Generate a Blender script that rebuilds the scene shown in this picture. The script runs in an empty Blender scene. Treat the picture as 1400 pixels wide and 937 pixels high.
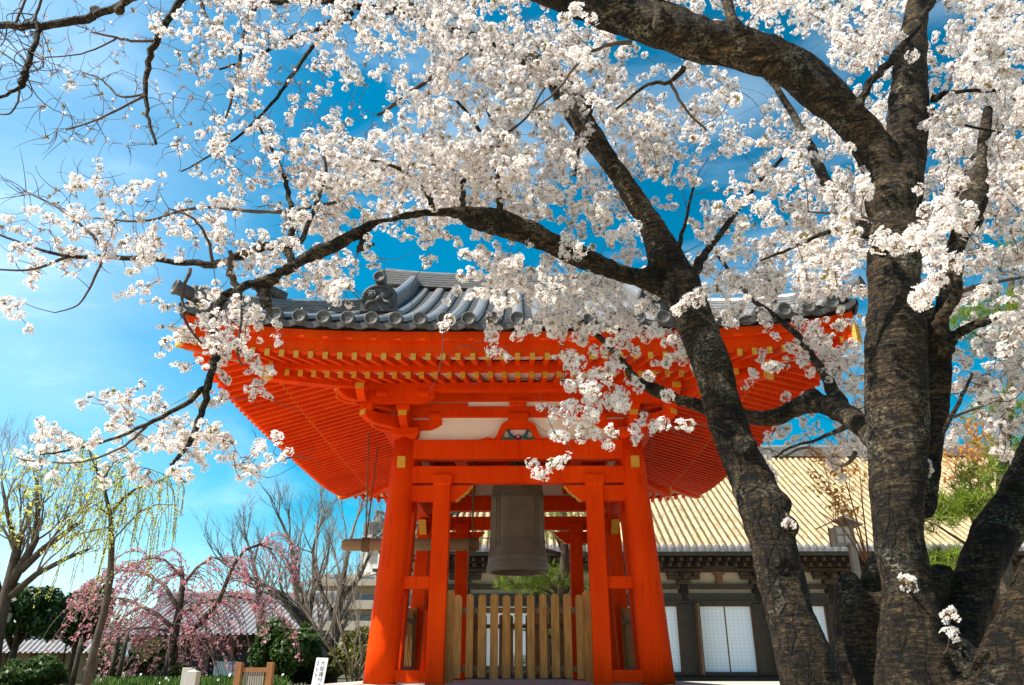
import bpy, bmesh, math, random
import numpy as np
from mathutils import Vector, Matrix

S = bpy.context.scene
COL = S.collection
rad = math.radians

# ------------------------------------------------------------------ camera, sky, sun, exposure
FPX, PITCH, YAW, CZ = 1056.0, rad(22.9), rad(0.62), 0.5
cam_data = bpy.data.cameras.new("camera")
cam = bpy.data.objects.new("camera", cam_data)
COL.objects.link(cam)
cam.location = (0, 0, CZ)
cam.rotation_euler = (rad(90) + PITCH, 0, YAW)
cam_data.sensor_width = 36
cam_data.lens = FPX / 1400 * 36
cam_data.clip_start = 0.05
cam_data.clip_end = 3000
S.camera = cam

SUN_EL, SUN_ROT = rad(52), rad(250)
SUN_DIR = Vector((math.sin(SUN_ROT) * math.cos(SUN_EL), math.cos(SUN_ROT) * math.cos(SUN_EL), math.sin(SUN_EL)))
world = bpy.data.worlds.new("World")
S.world = world
world.use_nodes = True
wn, wl = world.node_tree.nodes, world.node_tree.links
sky = wn.new("ShaderNodeTexSky")
sky.sky_type = 'NISHITA'
sky.sun_disc = False
sky.sun_elevation = SUN_EL
sky.sun_rotation = SUN_ROT
sky.air_density, sky.dust_density, sky.ozone_density = 1.0, 0.6, 1.5
hs = wn.new("ShaderNodeHueSaturation")
hs.inputs['Hue'].default_value = 0.473
hs.inputs['Saturation'].default_value = 1.85
wl.new(sky.outputs[0], hs.inputs['Color'])
tc = wn.new("ShaderNodeTexCoord")
mp = wn.new("ShaderNodeMapping")
mp.inputs['Scale'].default_value = (2.2, 2.2, 6.0)
mp.inputs['Rotation'].default_value = (0.15, 0.25, 0)
wl.new(tc.outputs['Generated'], mp.inputs[0])
nz = wn.new("ShaderNodeTexNoise")
nz.inputs['Scale'].default_value = 1.7
nz.inputs['Detail'].default_value = 9
nz.inputs['Roughness'].default_value = 0.55
nz.inputs['Distortion'].default_value = 0.6
wl.new(mp.outputs[0], nz.inputs['Vector'])
cr = wn.new("ShaderNodeMapRange")
cr.inputs['From Min'].default_value = 0.50
cr.inputs['From Max'].default_value = 0.85
cr.inputs['To Max'].default_value = 0.30
wl.new(nz.outputs[0], cr.inputs['Value'])
sx0 = wn.new("ShaderNodeSeparateXYZ")            # deeper blue away from the sun
wl.new(tc.outputs['Generated'], sx0.inputs[0])
deep = wn.new("ShaderNodeMapRange")
deep.inputs['From Min'].default_value = -0.35; deep.inputs['From Max'].default_value = 0.40
deep.inputs['To Min'].default_value = 0.75; deep.inputs['To Max'].default_value = 0.54
wl.new(sx0.outputs['X'], deep.inputs['Value'])
wl.new(deep.outputs[0], hs.inputs['Value'])
mixc = wn.new("ShaderNodeMixRGB")
mixc.inputs[2].default_value = (4.8, 6.0, 7.4, 1)
sxyz = wn.new("ShaderNodeSeparateXYZ")          # a thin bright veil of cirrus on the sun's side of the sky
wl.new(tc.outputs['Generated'], sxyz.inputs[0])
veil = wn.new("ShaderNodeMapRange")
veil.interpolation_type = 'SMOOTHSTEP'
veil.inputs['From Min'].default_value = -0.2
veil.inputs['From Max'].default_value = -0.62
veil.inputs['To Max'].default_value = 0.38
wl.new(sxyz.outputs['X'], veil.inputs['Value'])
vn = wn.new("ShaderNodeMath"); vn.operation = 'MULTIPLY_ADD'
vm = wn.new("ShaderNodeMapRange")
vm.inputs['From Min'].default_value = 0.3; vm.inputs['From Max'].default_value = 0.7
vm.inputs['To Min'].default_value = 0.65; vm.inputs['To Max'].default_value = 1.25
wl.new(nz.outputs[0], vm.inputs['Value'])
wl.new(veil.outputs[0], vn.inputs[0]); wl.new(vm.outputs[0], vn.inputs[1]); wl.new(cr.outputs[0], vn.inputs[2])
wl.new(vn.outputs[0], mixc.inputs[0])
wl.new(hs.outputs[0], mixc.inputs[1])
bg = wn['Background']
wl.new(mixc.outputs[0], bg.inputs[0])
bg.inputs[1].default_value = 0.13

sl = bpy.data.lights.new("sun", 'SUN')
sl.energy = 5.0
sl.angle = rad(0.53)
sl.color = (1.0, 0.93, 0.82)
so = bpy.data.objects.new("sun", sl)
so.rotation_euler = SUN_DIR.to_track_quat('Z', 'Y').to_euler()
so.location = (-20, -5, 30)
COL.objects.link(so)
S.view_settings.view_transform = 'Standard'
S.view_settings.look = 'None'
S.view_settings.exposure = 1.0
S.view_settings.gamma = 1.0
S.cycles.max_bounces = 7
S.cycles.diffuse_bounces = 4
S.cycles.transmission_bounces = 3
S.cycles.glossy_bounces = 2
S.cycles.caustics_reflective = False
S.cycles.caustics_refractive = False

# ------------------------------------------------------------------ picture geometry: a pixel of the photo at a known distance
_r = np.array([math.cos(YAW), math.sin(YAW), 0.])
_f = np.array([-math.sin(YAW) * math.cos(PITCH), math.cos(YAW) * math.cos(PITCH), math.sin(PITCH)])
_u = np.cross(_r, _f)


def at(px, py, Y):
    d = _r * (px - 700) / FPX + _u * (468.5 - py) / FPX + _f
    return np.array([0, 0, CZ]) + d * (Y / d[1])


def depth(p):
    return float((np.asarray(p) - np.array([0, 0, CZ])) @ _f)


def pr(rpx, p):
    return rpx * depth(p) / FPX


# ------------------------------------------------------------------ materials
def mat(name, col, rough=0.6, noise=None, bump=None, spec=0.3, metallic=0.0, col2=None, trans=0.0, scale3=(1, 1, 1), coat=0):
    m = bpy.data.materials.new(name)
    m.use_nodes = True
    n, l = m.node_tree.nodes, m.node_tree.links
    b = n['Principled BSDF']
    b.inputs['Base Color'].default_value = (*col, 1)
    b.inputs['Roughness'].default_value = rough
    b.inputs['Specular IOR Level'].default_value = spec
    b.inputs['Metallic'].default_value = metallic
    if coat:
        b.inputs['Coat Weight'].default_value = coat
        b.inputs['Coat Roughness'].default_value = 0.25
    if noise or bump:
        t = n.new("ShaderNodeTexCoord")
        mp_ = n.new("ShaderNodeMapping")
        mp_.inputs['Scale'].default_value = scale3
        l.new(t.outputs['Object'], mp_.inputs[0])
    if noise:
        sc, lo, hi = noise
        t1 = n.new("ShaderNodeTexNoise")
        t1.inputs['Scale'].default_value = sc
        t1.inputs['Detail'].default_value = 6
        t1.inputs['Roughness'].default_value = 0.6
        l.new(mp_.outputs[0], t1.inputs['Vector'])
        r = n.new("ShaderNodeValToRGB")
        r.color_ramp.elements[0].position = lo
        r.color_ramp.elements[1].position = hi
        r.color_ramp.elements[0].color = (*col, 1)
        r.color_ramp.elements[1].color = (*(col2 or tuple(min(1, c * 1.35) for c in col)), 1)
        l.new(t1.outputs[0], r.inputs[0])
        l.new(r.outputs[0], b.inputs['Base Color'])
    if bump:
        sc, st, dist = bump
        t2 = n.new("ShaderNodeTexNoise")
        t2.inputs['Scale'].default_value = sc
        t2.inputs['Detail'].default_value = 5
        l.new(mp_.outputs[0], t2.inputs['Vector'])
        bp = n.new("ShaderNodeBump")
        bp.inputs['Strength'].default_value = st
        bp.inputs['Distance'].default_value = dist
        l.new(t2.outputs[0], bp.inputs['Height'])
        l.new(bp.outputs[0], b.inputs['Normal'])
    if trans:
        tr = n.new("ShaderNodeBsdfTranslucent")
        src = b.inputs['Base Color'].links
        if src:
            l.new(src[0].from_socket, tr.inputs['Color'])
        else:
            tr.inputs['Color'].default_value = (*col, 1)
        mx = n.new("ShaderNodeMixShader")
        mx.inputs[0].default_value = trans
        l.new(b.outputs[0], mx.inputs[1])
        l.new(tr.outputs[0], mx.inputs[2])
        l.new(mx.outputs[0], n['Material Output'].inputs['Surface'])
    return m


M = {}
M['vermilion'] = mat('vermilion paint', (0.57, 0.026, 0.0001), 0.6, noise=(3.2, 0.2, 0.8), col2=(0.75, 0.060, 0.0002), bump=(35, 0.12, 0.004), scale3=(1, 1, .35), spec=.05)
def weather(m):
    n, l = m.node_tree.nodes, m.node_tree.links
    b = n['Principled BSDF']; src = b.inputs['Base Color'].links[0].from_socket
    t = n.new("ShaderNodeTexCoord")
    cols = []
    for sc, s3, a, c0, e, c1 in ((1.1, (1, 1, .6), .32, (.90, .86, .86, 1), .70, (1.05, 1.10, 1.1, 1)), (26, (1, 1, .045), .30, (.84, .80, .8, 1), .46, (1, 1, 1, 1))):
        mp_ = n.new("ShaderNodeMapping"); mp_.inputs['Scale'].default_value = s3
        l.new(t.outputs['Object'], mp_.inputs[0])
        x = n.new("ShaderNodeTexNoise"); x.inputs['Scale'].default_value = sc; x.inputs['Detail'].default_value = 7
        l.new(mp_.outputs[0], x.inputs['Vector'])
        r = n.new("ShaderNodeValToRGB"); r.color_ramp.elements[0].position = a; r.color_ramp.elements[0].color = c0
        r.color_ramp.elements[1].position = e; r.color_ramp.elements[1].color = c1
        l.new(x.outputs[0], r.inputs[0])
        mx = n.new("ShaderNodeMixRGB"); mx.blend_type = 'MULTIPLY'; mx.inputs[0].default_value = 1
        l.new(src, mx.inputs[1]); l.new(r.outputs[0], mx.inputs[2]); src = mx.outputs[0]
    l.new(src, b.inputs['Base Color'])


weather(M['vermilion'])
M['ochre'] = mat('ochre paint', (0.62, 0.33, 0.03), 0.5, noise=(20, 0.3, 0.7), col2=(0.5, 0.25, 0.02))
M['plaster'] = mat('white plaster', (0.72, 0.66, 0.57), 0.85, noise=(3, 0.35, 0.75), col2=(0.78, 0.73, 0.65))
M['board'] = mat('white soffit paint', (0.72, 0.60, 0.48), 0.8, noise=(6, 0.3, 0.7), col2=(0.76, 0.66, 0.56))
M['gapshade'] = mat('painted eave gap shade', (0.018, 0.017, 0.018), 0.7)  # near-black colour for the shade in the gap below the eave tiles
M['tile'] = mat('smoked grey roof tile', (0.15, 0.146, 0.142), 0.32, noise=(9, 0.3, 0.72), col2=(0.25, 0.243, 0.236), bump=(60, 0.12, 0.003), spec=0.45)
M['tile_face'] = mat('weathered tile face', (0.055, 0.052, 0.05), 0.6, noise=(25, 0.3, 0.7), col2=(0.10, 0.096, 0.092), bump=(90, 0.3, 0.004))
M['tile_pan'] = mat('dark flat roof tile', (0.055, 0.055, 0.056), 0.6, noise=(12, 0.3, 0.72), col2=(0.11, 0.108, 0.105), bump=(60, 0.2, 0.003))
M['tile_ridge'] = mat('pale weathered ridge tile', (0.12, 0.112, 0.105), 0.55, noise=(14, 0.3, 0.7), col2=(0.27, 0.25, 0.235), scale3=(.4, .4, 3))
M['bronze'] = mat('aged bronze', (0.135, 0.115, 0.078), 0.5, noise=(5, 0.3, 0.75), col2=(0.20, 0.178, 0.125), bump=(40, 0.12, 0.004), scale3=(1, 1, .5))
M['verdigris'] = mat('green bronze', (0.05, 0.09, 0.06), 0.6, noise=(20, .3, .7), col2=(0.09, 0.12, .06))
M['fencewood'] = mat('weathered fence wood', (0.18, 0.078, 0.017), 0.7, noise=(9, 0.3, 0.75), col2=(0.42, 0.20, 0.048), bump=(40, 0.35, 0.004), scale3=(3, 3, .35))
M['logwood'] = mat('log wood', (0.17, 0.10, 0.05), 0.65, noise=(7, 0.3, 0.75), col2=(0.27, 0.175, 0.085), bump=(30, 0.4, 0.004), scale3=(.3, 3, 3))
M['rope'] = mat('hemp rope', (0.16, 0.10, 0.05), 0.9)
M['iron'] = mat('dark iron', (0.02, 0.018, 0.016), 0.5, metallic=.6)
M['granite'] = mat('granite', (0.34, 0.32, 0.29), 0.85, noise=(60, 0.3, 0.7), col2=(0.46, 0.44, 0.40), bump=(80, 0.3, 0.003))
M['gravel'] = mat('pale raked gravel', (0.44, 0.38, 0.29), 0.95, noise=(40, 0.3, 0.7), col2=(0.56, 0.49, 0.38), bump=(120, 0.6, 0.01))
M['darkwood'] = mat('old dark timber', (0.026, 0.019, 0.014), 0.7, noise=(8, 0.3, 0.75), col2=(0.055, 0.040, 0.028), bump=(30, .2, .004), scale3=(1, 1, .4))
M['brownwood'] = mat('brown timber', (0.10, 0.05, 0.025), 0.7, noise=(8, 0.3, 0.75), col2=(0.16, 0.09, 0.045), scale3=(2, 2, .4))
M['halltile'] = mat('hall tile with painted sunlight', (0.24, 0.165, 0.085), 0.75, noise=(5, 0.34, 0.60), col2=(0.55, 0.42, 0.23), bump=(12, .3, .01), scale3=(1, .35, .35))  # grey tile; the cream is warm sunlight put into the colour
M['hallpan'] = mat('hall pan tile with painted shade', (0.07, 0.045, 0.022), 0.85, noise=(2.5, 0.3, 0.75), col2=(0.17, 0.115, 0.062))  # brown stands for the shade between the round tiles
M['leaf_dark'] = mat('dark evergreen leaf', (0.018, 0.05, 0.014), 0.5, noise=(3, .3, .7), col2=(0.045, 0.095, 0.02), trans=.25)
M['leaf_mid'] = mat('camellia leaf', (0.03, 0.075, 0.014), 0.45, noise=(4, .3, .7), col2=(0.085, 0.14, 0.03), trans=.3)
M['leaf_olive'] = mat('olive leaf', (0.08, 0.085, 0.015), 0.5, noise=(4, .3, .7), col2=(0.16, 0.15, 0.03), trans=.3)
M['leaf_orange'] = mat('budding maple leaf', (0.52, 0.20, 0.03), 0.5, noise=(3, .3, .7), col2=(0.58, 0.33, 0.05), trans=.4)
M['leaf_bronze'] = mat('bronze young leaf', (0.20, 0.09, 0.03), 0.5, noise=(6, .3, .7), col2=(0.30, 0.22, 0.04), trans=.4)
M['redtwig'] = mat('reddish maple twig', (0.22, 0.09, 0.045), 0.8)
M['leaf_far'] = mat('distant foliage', (0.10, 0.11, 0.06), 0.8, noise=(.3, .3, .7), col2=(0.20, 0.17, 0.12))
M['willow'] = mat('willow catkin', (0.68, 0.66, 0.07), 0.6, noise=(1.2, .3, .7), col2=(0.74, 0.78, 0.30), trans=.5)
M['pine'] = mat('pine needle', (0.09, 0.17, 0.014), 0.5, noise=(3, .3, .7), col2=(0.25, 0.32, 0.03), trans=.35)
M['pink'] = mat('pink weeping blossom', (0.68, 0.20, 0.26), 0.6, noise=(5, .3, .7), col2=(0.80, 0.44, 0.47), trans=.4)
M['grass'] = mat('grass blade', (0.06, 0.14, 0.02), 0.6, noise=(4, .3, .7), col2=(0.11, 0.20, 0.03), trans=.3)
M['whiteflower'] = mat('white flower', (0.8, 0.8, 0.76), 0.6)
M['bare'] = mat('bare twig bark', (0.15, 0.115, 0.085), 0.85, noise=(6, .3, .7), col2=(0.24, 0.195, 0.15), bump=(20, .4, .01))
M['barkgrey'] = mat('grey brown bark', (0.04, 0.029, 0.021), 0.9, noise=(7, .3, .7), col2=(0.095, 0.073, 0.052), bump=(25, .6, .02))
M['concrete'] = mat('tan facade', (0.42, 0.33, 0.25), 0.85, noise=(1.5, .3, .7), col2=(0.48, 0.39, 0.30))
M['whitewall'] = mat('white facade', (0.74, 0.68, 0.60), 0.85)
M['glass'] = mat('window glass', (0.12, 0.16, 0.20), 0.15, spec=.5)
M['tanwall'] = mat('tan earthen wall', (0.30, 0.19, 0.10), 0.9, noise=(3, .3, .7), col2=(0.36, 0.24, 0.13))
M['greytile'] = mat('grey village tile', (0.17, 0.16, 0.165), 0.55, noise=(5, .3, .7), col2=(0.30, 0.29, 0.30))
M['signwhite'] = mat('white sign paint', (0.82, 0.82, 0.80), 0.6)
M['ink'] = mat('black ink', (0.02, 0.02, 0.025), 0.6)
M['greywood'] = mat('silvered wood', (0.24, 0.21, 0.18), 0.8, noise=(10, .3, .7), col2=(0.33, 0.30, 0.26), scale3=(3, 3, .4))
M['palewood'] = mat('fresh timber', (0.20, 0.085, 0.028), 0.7, noise=(10, .3, .7), col2=(0.29, 0.135, 0.05), scale3=(3, 3, .4))
M['paper'] = mat('lantern paper', (0.70, 0.68, 0.62), 0.8, trans=.3)
M['blue'] = mat('blue pigment', (0.02, 0.05, 0.22), .6)
M['green'] = mat('green pigment', (0.02, 0.16, 0.06), .6)
M['purple'] = mat('purple pigment', (0.16, 0.02, 0.10), .6)
M['petal'] = mat('cherry petal', (0.93, 0.87, 0.845), 0.6, noise=(2.6, .32, .68), col2=(0.95, 0.93, 0.905), trans=.56, spec=.15)
M['stamen'] = mat('flower heart', (0.50, 0.36, 0.16), 0.7, trans=.2)
M['calyx'] = mat('reddish calyx', (0.36, 0.21, 0.11), 0.7, trans=.3)
M['bud'] = mat('pink bud', (0.55, 0.28, 0.24), 0.6, trans=.3)
M['sprout'] = mat('sprouting leaf', (0.26, 0.21, 0.03), 0.5, trans=.4)
M['moss'] = mat('moss', (0.07, 0.09, 0.02), 0.95)
M['twig'] = mat('cherry twig', (0.042, 0.028, 0.02), 0.75, noise=(8, .3, .7), col2=(0.095, 0.066, 0.046), bump=(60, .4, .004))


def shoji_material():
    m = mat('shoji paper', (0.72, 0.76, 0.80), 0.8)
    n, l = m.node_tree.nodes, m.node_tree.links
    t = n.new("ShaderNodeTexCoord")
    sx = n.new("ShaderNodeSeparateXYZ")
    l.new(t.outputs['Object'], sx.inputs[0])
    outs = []
    for ax, per in (('X', .19), ('Z', .15)):
        d = n.new("ShaderNodeMath"); d.operation = 'DIVIDE'; d.inputs[1].default_value = per
        l.new(sx.outputs[ax], d.inputs[0])
        f = n.new("ShaderNodeMath"); f.operation = 'FRACT'
        l.new(d.outputs[0], f.inputs[0])
        g = n.new("ShaderNodeMath"); g.operation = 'LESS_THAN'; g.inputs[1].default_value = .16
        l.new(f.outputs[0], g.inputs[0])
        outs.append(g)
    mx = n.new("ShaderNodeMath"); mx.operation = 'MAXIMUM'
    l.new(outs[0].outputs[0], mx.inputs[0]); l.new(outs[1].outputs[0], mx.inputs[1])
    mc = n.new("ShaderNodeMixRGB")
    mc.inputs[1].default_value = (0.72, 0.77, 0.82, 1)
    mc.inputs[2].default_value = (0.60, 0.64, 0.68, 1)
    l.new(mx.outputs[0], mc.inputs[0])
    l.new(mc.outputs[0], n['Principled BSDF'].inputs['Base Color'])
    return m


M['shoji'] = shoji_material()


def bark_material(name, dark, light, lichen):
    m = bpy.data.materials.new(name)
    m.use_nodes = True
    n, l = m.node_tree.nodes, m.node_tree.links
    b = n['Principled BSDF']
    b.inputs['Roughness'].default_value = 0.8
    b.inputs['Specular IOR Level'].default_value = 0.25
    t = n.new("ShaderNodeTexCoord")

    def noise(scale, sc3, detail=6, dist=0.0, ro=.6):
        mp_ = n.new("ShaderNodeMapping"); mp_.inputs['Scale'].default_value = sc3
        l.new(t.outputs['Object'], mp_.inputs[0])
        x = n.new("ShaderNodeTexNoise")
        x.inputs['Scale'].default_value = scale; x.inputs['Detail'].default_value = detail
        x.inputs['Distortion'].default_value = dist; x.inputs['Roughness'].default_value = ro
        l.new(mp_.outputs[0], x.inputs['Vector'])
        return x

    def ramp(src, a, ca, bpos, cb):
        r = n.new("ShaderNodeValToRGB")
        r.color_ramp.elements[0].position = a; r.color_ramp.elements[0].color = ca
        r.color_ramp.elements[1].position = bpos; r.color_ramp.elements[1].color = cb
        l.new(src.outputs[0], r.inputs[0])
        return r
    lent = noise(13, (.75, .75, 4.2), 8, 1.0, .68)          # horizontal lenticel bands
    grain = noise(46, (1, 1, 1.6), 6, .5, .72)
    patch = noise(3.2, (1, 1, .7), 8, 1.0, .62)
    r1 = ramp(lent, .44, (*dark, 1), .72, (*light, 1))
    r2 = ramp(grain, .40, (.18, .18, .17, 1), .64, (1.7, 1.6, 1.4, 1))
    mul = n.new("ShaderNodeMixRGB"); mul.blend_type = 'MULTIPLY'; mul.inputs[0].default_value = 1
    l.new(r1.outputs[0], mul.inputs[1]); l.new(r2.outputs[0], mul.inputs[2])
    tone = noise(2.3, (1, 1, .5), 4, 1.5, .6)
    r0 = ramp(tone, .36, (.30, .28, .26, 1), .66, (1.3, 1.22, 1.1, 1))
    mul0 = n.new("ShaderNodeMixRGB"); mul0.blend_type = 'MULTIPLY'; mul0.inputs[0].default_value = 1
    l.new(mul.outputs[0], mul0.inputs[1]); l.new(r0.outputs[0], mul0.inputs[2]); mul = mul0
    r3 = ramp(patch, .50, (0, 0, 0, 1), .70, (1, 1, 1, 1))
    mg = n.new("ShaderNodeMath"); mg.operation = 'MULTIPLY'
    r4 = ramp(grain, .48, (0, 0, 0, 1), .60, (1, 1, 1, 1))
    l.new(r3.outputs[0], mg.inputs[0]); l.new(r4.outputs[0], mg.inputs[1])
    ml = n.new("ShaderNodeMixRGB")
    ml.inputs[2].default_value = (*lichen, 1)
    l.new(mg.outputs[0], ml.inputs[0]); l.new(mul.outputs[0], ml.inputs[1])
    mossn = noise(1.6, (1, 1, .6), 5, .5)
    r5 = ramp(mossn, .55, (0, 0, 0, 1), .75, (.75, .75, .75, 1))
    mm = n.new("ShaderNodeMixRGB"); mm.inputs[2].default_value = (.075, .078, .02, 1)
    mg2 = n.new("ShaderNodeMath"); mg2.operation = 'MULTIPLY'
    l.new(r5.outputs[0], mg2.inputs[0]); l.new(r4.outputs[0], mg2.inputs[1])
    l.new(mg2.outputs[0], mm.inputs[0]); l.new(ml.outputs[0], mm.inputs[1])
    l.new(mm.outputs[0], b.inputs['Base Color'])
    vm_ = n.new("ShaderNodeMapping"); vm_.inputs['Scale'].default_value = (1, 1, .42)
    wob = n.new("ShaderNodeMixRGB"); wob.blend_type = 'LINEAR_LIGHT'; wob.inputs[0].default_value = .06
    l.new(t.outputs['Object'], wob.inputs[1]); l.new(patch.outputs['Color'], wob.inputs[2]); l.new(wob.outputs[0], vm_.inputs[0])
    vo = n.new("ShaderNodeTexVoronoi"); vo.feature = 'DISTANCE_TO_EDGE'; vo.inputs['Scale'].default_value = 17
    l.new(vm_.outputs[0], vo.inputs['Vector'])
    ck = n.new("ShaderNodeMapRange"); ck.inputs['From Max'].default_value = .11
    l.new(vo.outputs['Distance'], ck.inputs['Value'])
    ckm = n.new("ShaderNodeMapRange"); ckm.inputs['From Min'].default_value = .38; ckm.inputs['From Max'].default_value = .62     # only some of the bark is cracked
    l.new(tone.outputs[0], ckm.inputs['Value'])
    ckx = n.new("ShaderNodeMath"); ckx.operation = 'MAXIMUM'
    l.new(ck.outputs[0], ckx.inputs[0]); l.new(ckm.outputs[0], ckx.inputs[1])
    cc = n.new("ShaderNodeMixRGB"); cc.blend_type = 'MULTIPLY'; cc.inputs[0].default_value = .75
    l.new(mm.outputs[0], cc.inputs[1]); l.new(ckx.outputs[0], cc.inputs[2])
    l.new(cc.outputs[0], b.inputs['Base Color'])
    ad0 = n.new("ShaderNodeMath"); ad0.operation = 'MULTIPLY_ADD'; ad0.inputs[1].default_value = .7
    ad = n.new("ShaderNodeMath"); ad.operation = 'ADD'
    hm = n.new("ShaderNodeMath"); hm.operation = 'MULTIPLY'; hm.inputs[1].default_value = .8
    l.new(lent.outputs[0], hm.inputs[0])
    l.new(ckx.outputs[0], ad0.inputs[0]); l.new(hm.outputs[0], ad0.inputs[2])
    l.new(ad0.outputs[0], ad.inputs[0]); l.new(grain.outputs[0], ad.inputs[1])
    bp = n.new("ShaderNodeBump"); bp.inputs['Strength'].default_value = .95; bp.inputs['Distance'].default_value = .05
    l.new(ad.outputs[0], bp.inputs['Height']); l.new(bp.outputs[0], b.inputs['Normal'])
    return m


M['bark'] = bark_material('cherry bark', (0.014, 0.010, 0.006), (0.235, 0.170, 0.092), (0.44, 0.43, 0.31))


# ------------------------------------------------------------------ mesh building
def norm(v):
    v = np.asarray(v, float)
    return v / (np.linalg.norm(v) + 1e-12)


class MB:
    def __init__(self):
        self.v, self.f, self.m, self.s = [], [], [], []

    def add(self, vs, fs, mi=0, smooth=False):
        o = len(self.v)
        self.v.extend([tuple(map(float, p)) for p in vs])
        for f in fs:
            self.f.append(tuple(i + o for i in f)); self.m.append(mi); self.s.append(smooth)

    def box(self, a, b, mi=0):
        (x0, y0, z0), (x1, y1, z1) = a, b
        self.hexa([(x0, y0, z0), (x1, y0, z0), (x1, y1, z0), (x0, y1, z0), (x0, y0, z1), (x1, y0, z1), (x1, y1, z1), (x0, y1, z1)], mi)

    def hexa(self, p, mi=0):
        self.add(p, [(0, 3, 2, 1), (4, 5, 6, 7), (0, 1, 5, 4), (1, 2, 6, 5), (2, 3, 7, 6), (3, 0, 4, 7)], mi)

    def beam(self, a, b, w, h, mi=0, up=(0, 0, 1)):      # bar from a to b
        a, b = np.asarray(a, float), np.asarray(b, float)
        d = norm(b - a); s = norm(np.cross(d, up)); t = np.cross(s, d)
        s, t = s * w / 2, t * h / 2
        self.hexa([a - s - t, a + s - t, b + s - t, b - s - t, a - s + t, a + s + t, b + s + t, b - s + t], mi)

    def prism(self, pts, o, ax, ay, n, th, mi=0, smooth=False):   # polygon in (ax, ay) thickened along n, centred
        o, ax, ay, n = (np.asarray(q, float) for q in (o, ax, ay, n))
        k = len(pts)
        A = [o + ax * p[0] + ay * p[1] - n * th / 2 for p in pts]
        B = [o + ax * p[0] + ay * p[1] + n * th / 2 for p in pts]
        self.add(A + B, [tuple(range(k - 1, -1, -1)), tuple(range(k, 2 * k))], mi)
        self.add(A + B, [(i, (i + 1) % k, (i + 1) % k + k, i + k) for i in range(k)], mi, smooth)

    def tube(self, pts, radii, n=6, mi=0, cap=True, smooth=True):
        P = np.asarray(pts, float); k = len(P)
        if np.isscalar(radii): radii = [radii] * k
        T = np.empty_like(P); T[1:-1] = P[2:] - P[:-2]; T[0] = P[1] - P[0]; T[-1] = P[-1] - P[-2]
        T /= (np.linalg.norm(T, axis=1)[:, None] + 1e-12)
        u = np.cross(T[0], (0, 0, 1.0))
        if np.linalg.norm(u) < 1e-3: u = np.cross(T[0], (1.0, 0, 0))
        u /= np.linalg.norm(u)
        ang = np.arange(n) * 2 * np.pi / n
        ca, sa = np.cos(ang)[:, None], np.sin(ang)[:, None]
        V = []
        for i in range(k):
            u = u - T[i] * (u @ T[i]); u /= (np.linalg.norm(u) + 1e-12)
            w = np.cross(T[i], u)
            V.append(P[i] + radii[i] * (ca * u + sa * w))
        V = np.concatenate(V)
        o = len(self.v)
        self.v.extend(map(tuple, V.tolist()))
        for i in range(k - 1):
            a = o + i * n; b = a + n
            for j in range(n):
                j2 = (j + 1) % n
                self.f.append((a + j, a + j2, b + j2, b + j))
        nf = (k - 1) * n
        if cap:
            self.f.append(tuple(o + j for j in range(n - 1, -1, -1)))
            self.f.append(tuple(o + (k - 1) * n + j for j in range(n)))
            nf += 2
        self.m.extend([mi] * nf); self.s.extend([smooth] * nf)

    def lathe(self, prof, c=(0, 0, 0), n=32, mi=0, axis=None):      # profile (r, z)
        c = np.asarray(c, float); k = len(prof)
        if axis is None:
            X, Y, Z = np.eye(3)
        else:
            Z = norm(axis); X = norm(np.cross(Z, (0.01, 0.02, 1.0))); Y = np.cross(Z, X)
        V = []
        for r, z in prof:
            for j in range(n):
                a = 2 * math.pi * j / n
                V.append(c + X * (r * math.cos(a)) + Y * (r * math.sin(a)) + Z * z)
        F = [(i * n + j, i * n + (j + 1) % n, (i + 1) * n + (j + 1) % n, (i + 1) * n + j) for i in range(k - 1) for j in range(n)]
        self.add(V, F, mi, True)

    def sweep(self, prof, path, mi=0, up=(0, 0, 1), smooth=False):   # closed 2-D profile (side, up) along a path, ends capped
        P = [np.asarray(p, float) for p in path]; k = len(prof); V = []
        for i, p in enumerate(P):
            t = norm(P[min(i + 1, len(P) - 1)] - P[max(i - 1, 0)])
            s = norm(np.cross(t, up)); w = np.cross(s, t)
            V += [p + s * a + w * b for a, b in prof]
        F = [(i * k + j, i * k + (j + 1) % k, (i + 1) * k + (j + 1) % k, (i + 1) * k + j) for i in range(len(P) - 1) for j in range(k)]
        self.add(V, F, mi, smooth)
        o = len(self.v) - len(V)
        self.f.append(tuple(o + j for j in range(k - 1, -1, -1))); self.f.append(tuple(o + (len(P) - 1) * k + j for j in range(k)))
        self.m += [mi, mi]; self.s += [False, False]

    def build(self, name, mats, parent=None, bevel=0, fix=True, label=None, kind=None):
        me = bpy.data.meshes.new(name)
        off = root_loc(parent)
        V = np.asarray(self.v, float) - off
        me.from_pydata(V.tolist(), [], self.f)
        for m_ in (mats if isinstance(mats, (list, tuple)) else [mats]): me.materials.append(m_)
        me.polygons.foreach_set('material_index', self.m)
        me.polygons.foreach_set('use_smooth', self.s)
        if fix and len(self.f) < 60000:
            bm = bmesh.new(); bm.from_mesh(me); bmesh.ops.recalc_face_normals(bm, faces=bm.faces); bm.to_mesh(me); bm.free()
        me.update()
        o = bpy.data.objects.new(name, me); COL.objects.link(o)
        if parent is not None: o.parent = parent
        if bevel:
            b = o.modifiers.new('bevel', 'BEVEL'); b.width = bevel; b.segments = 2; b.limit_method = 'ANGLE'; b.angle_limit = rad(40)
        if label: o['label'] = label
        if kind: o['kind'] = kind
        return o


def root_loc(p):
    l = np.zeros(3)
    while p is not None:
        l += np.array(p.location); p = p.parent
    return l


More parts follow.
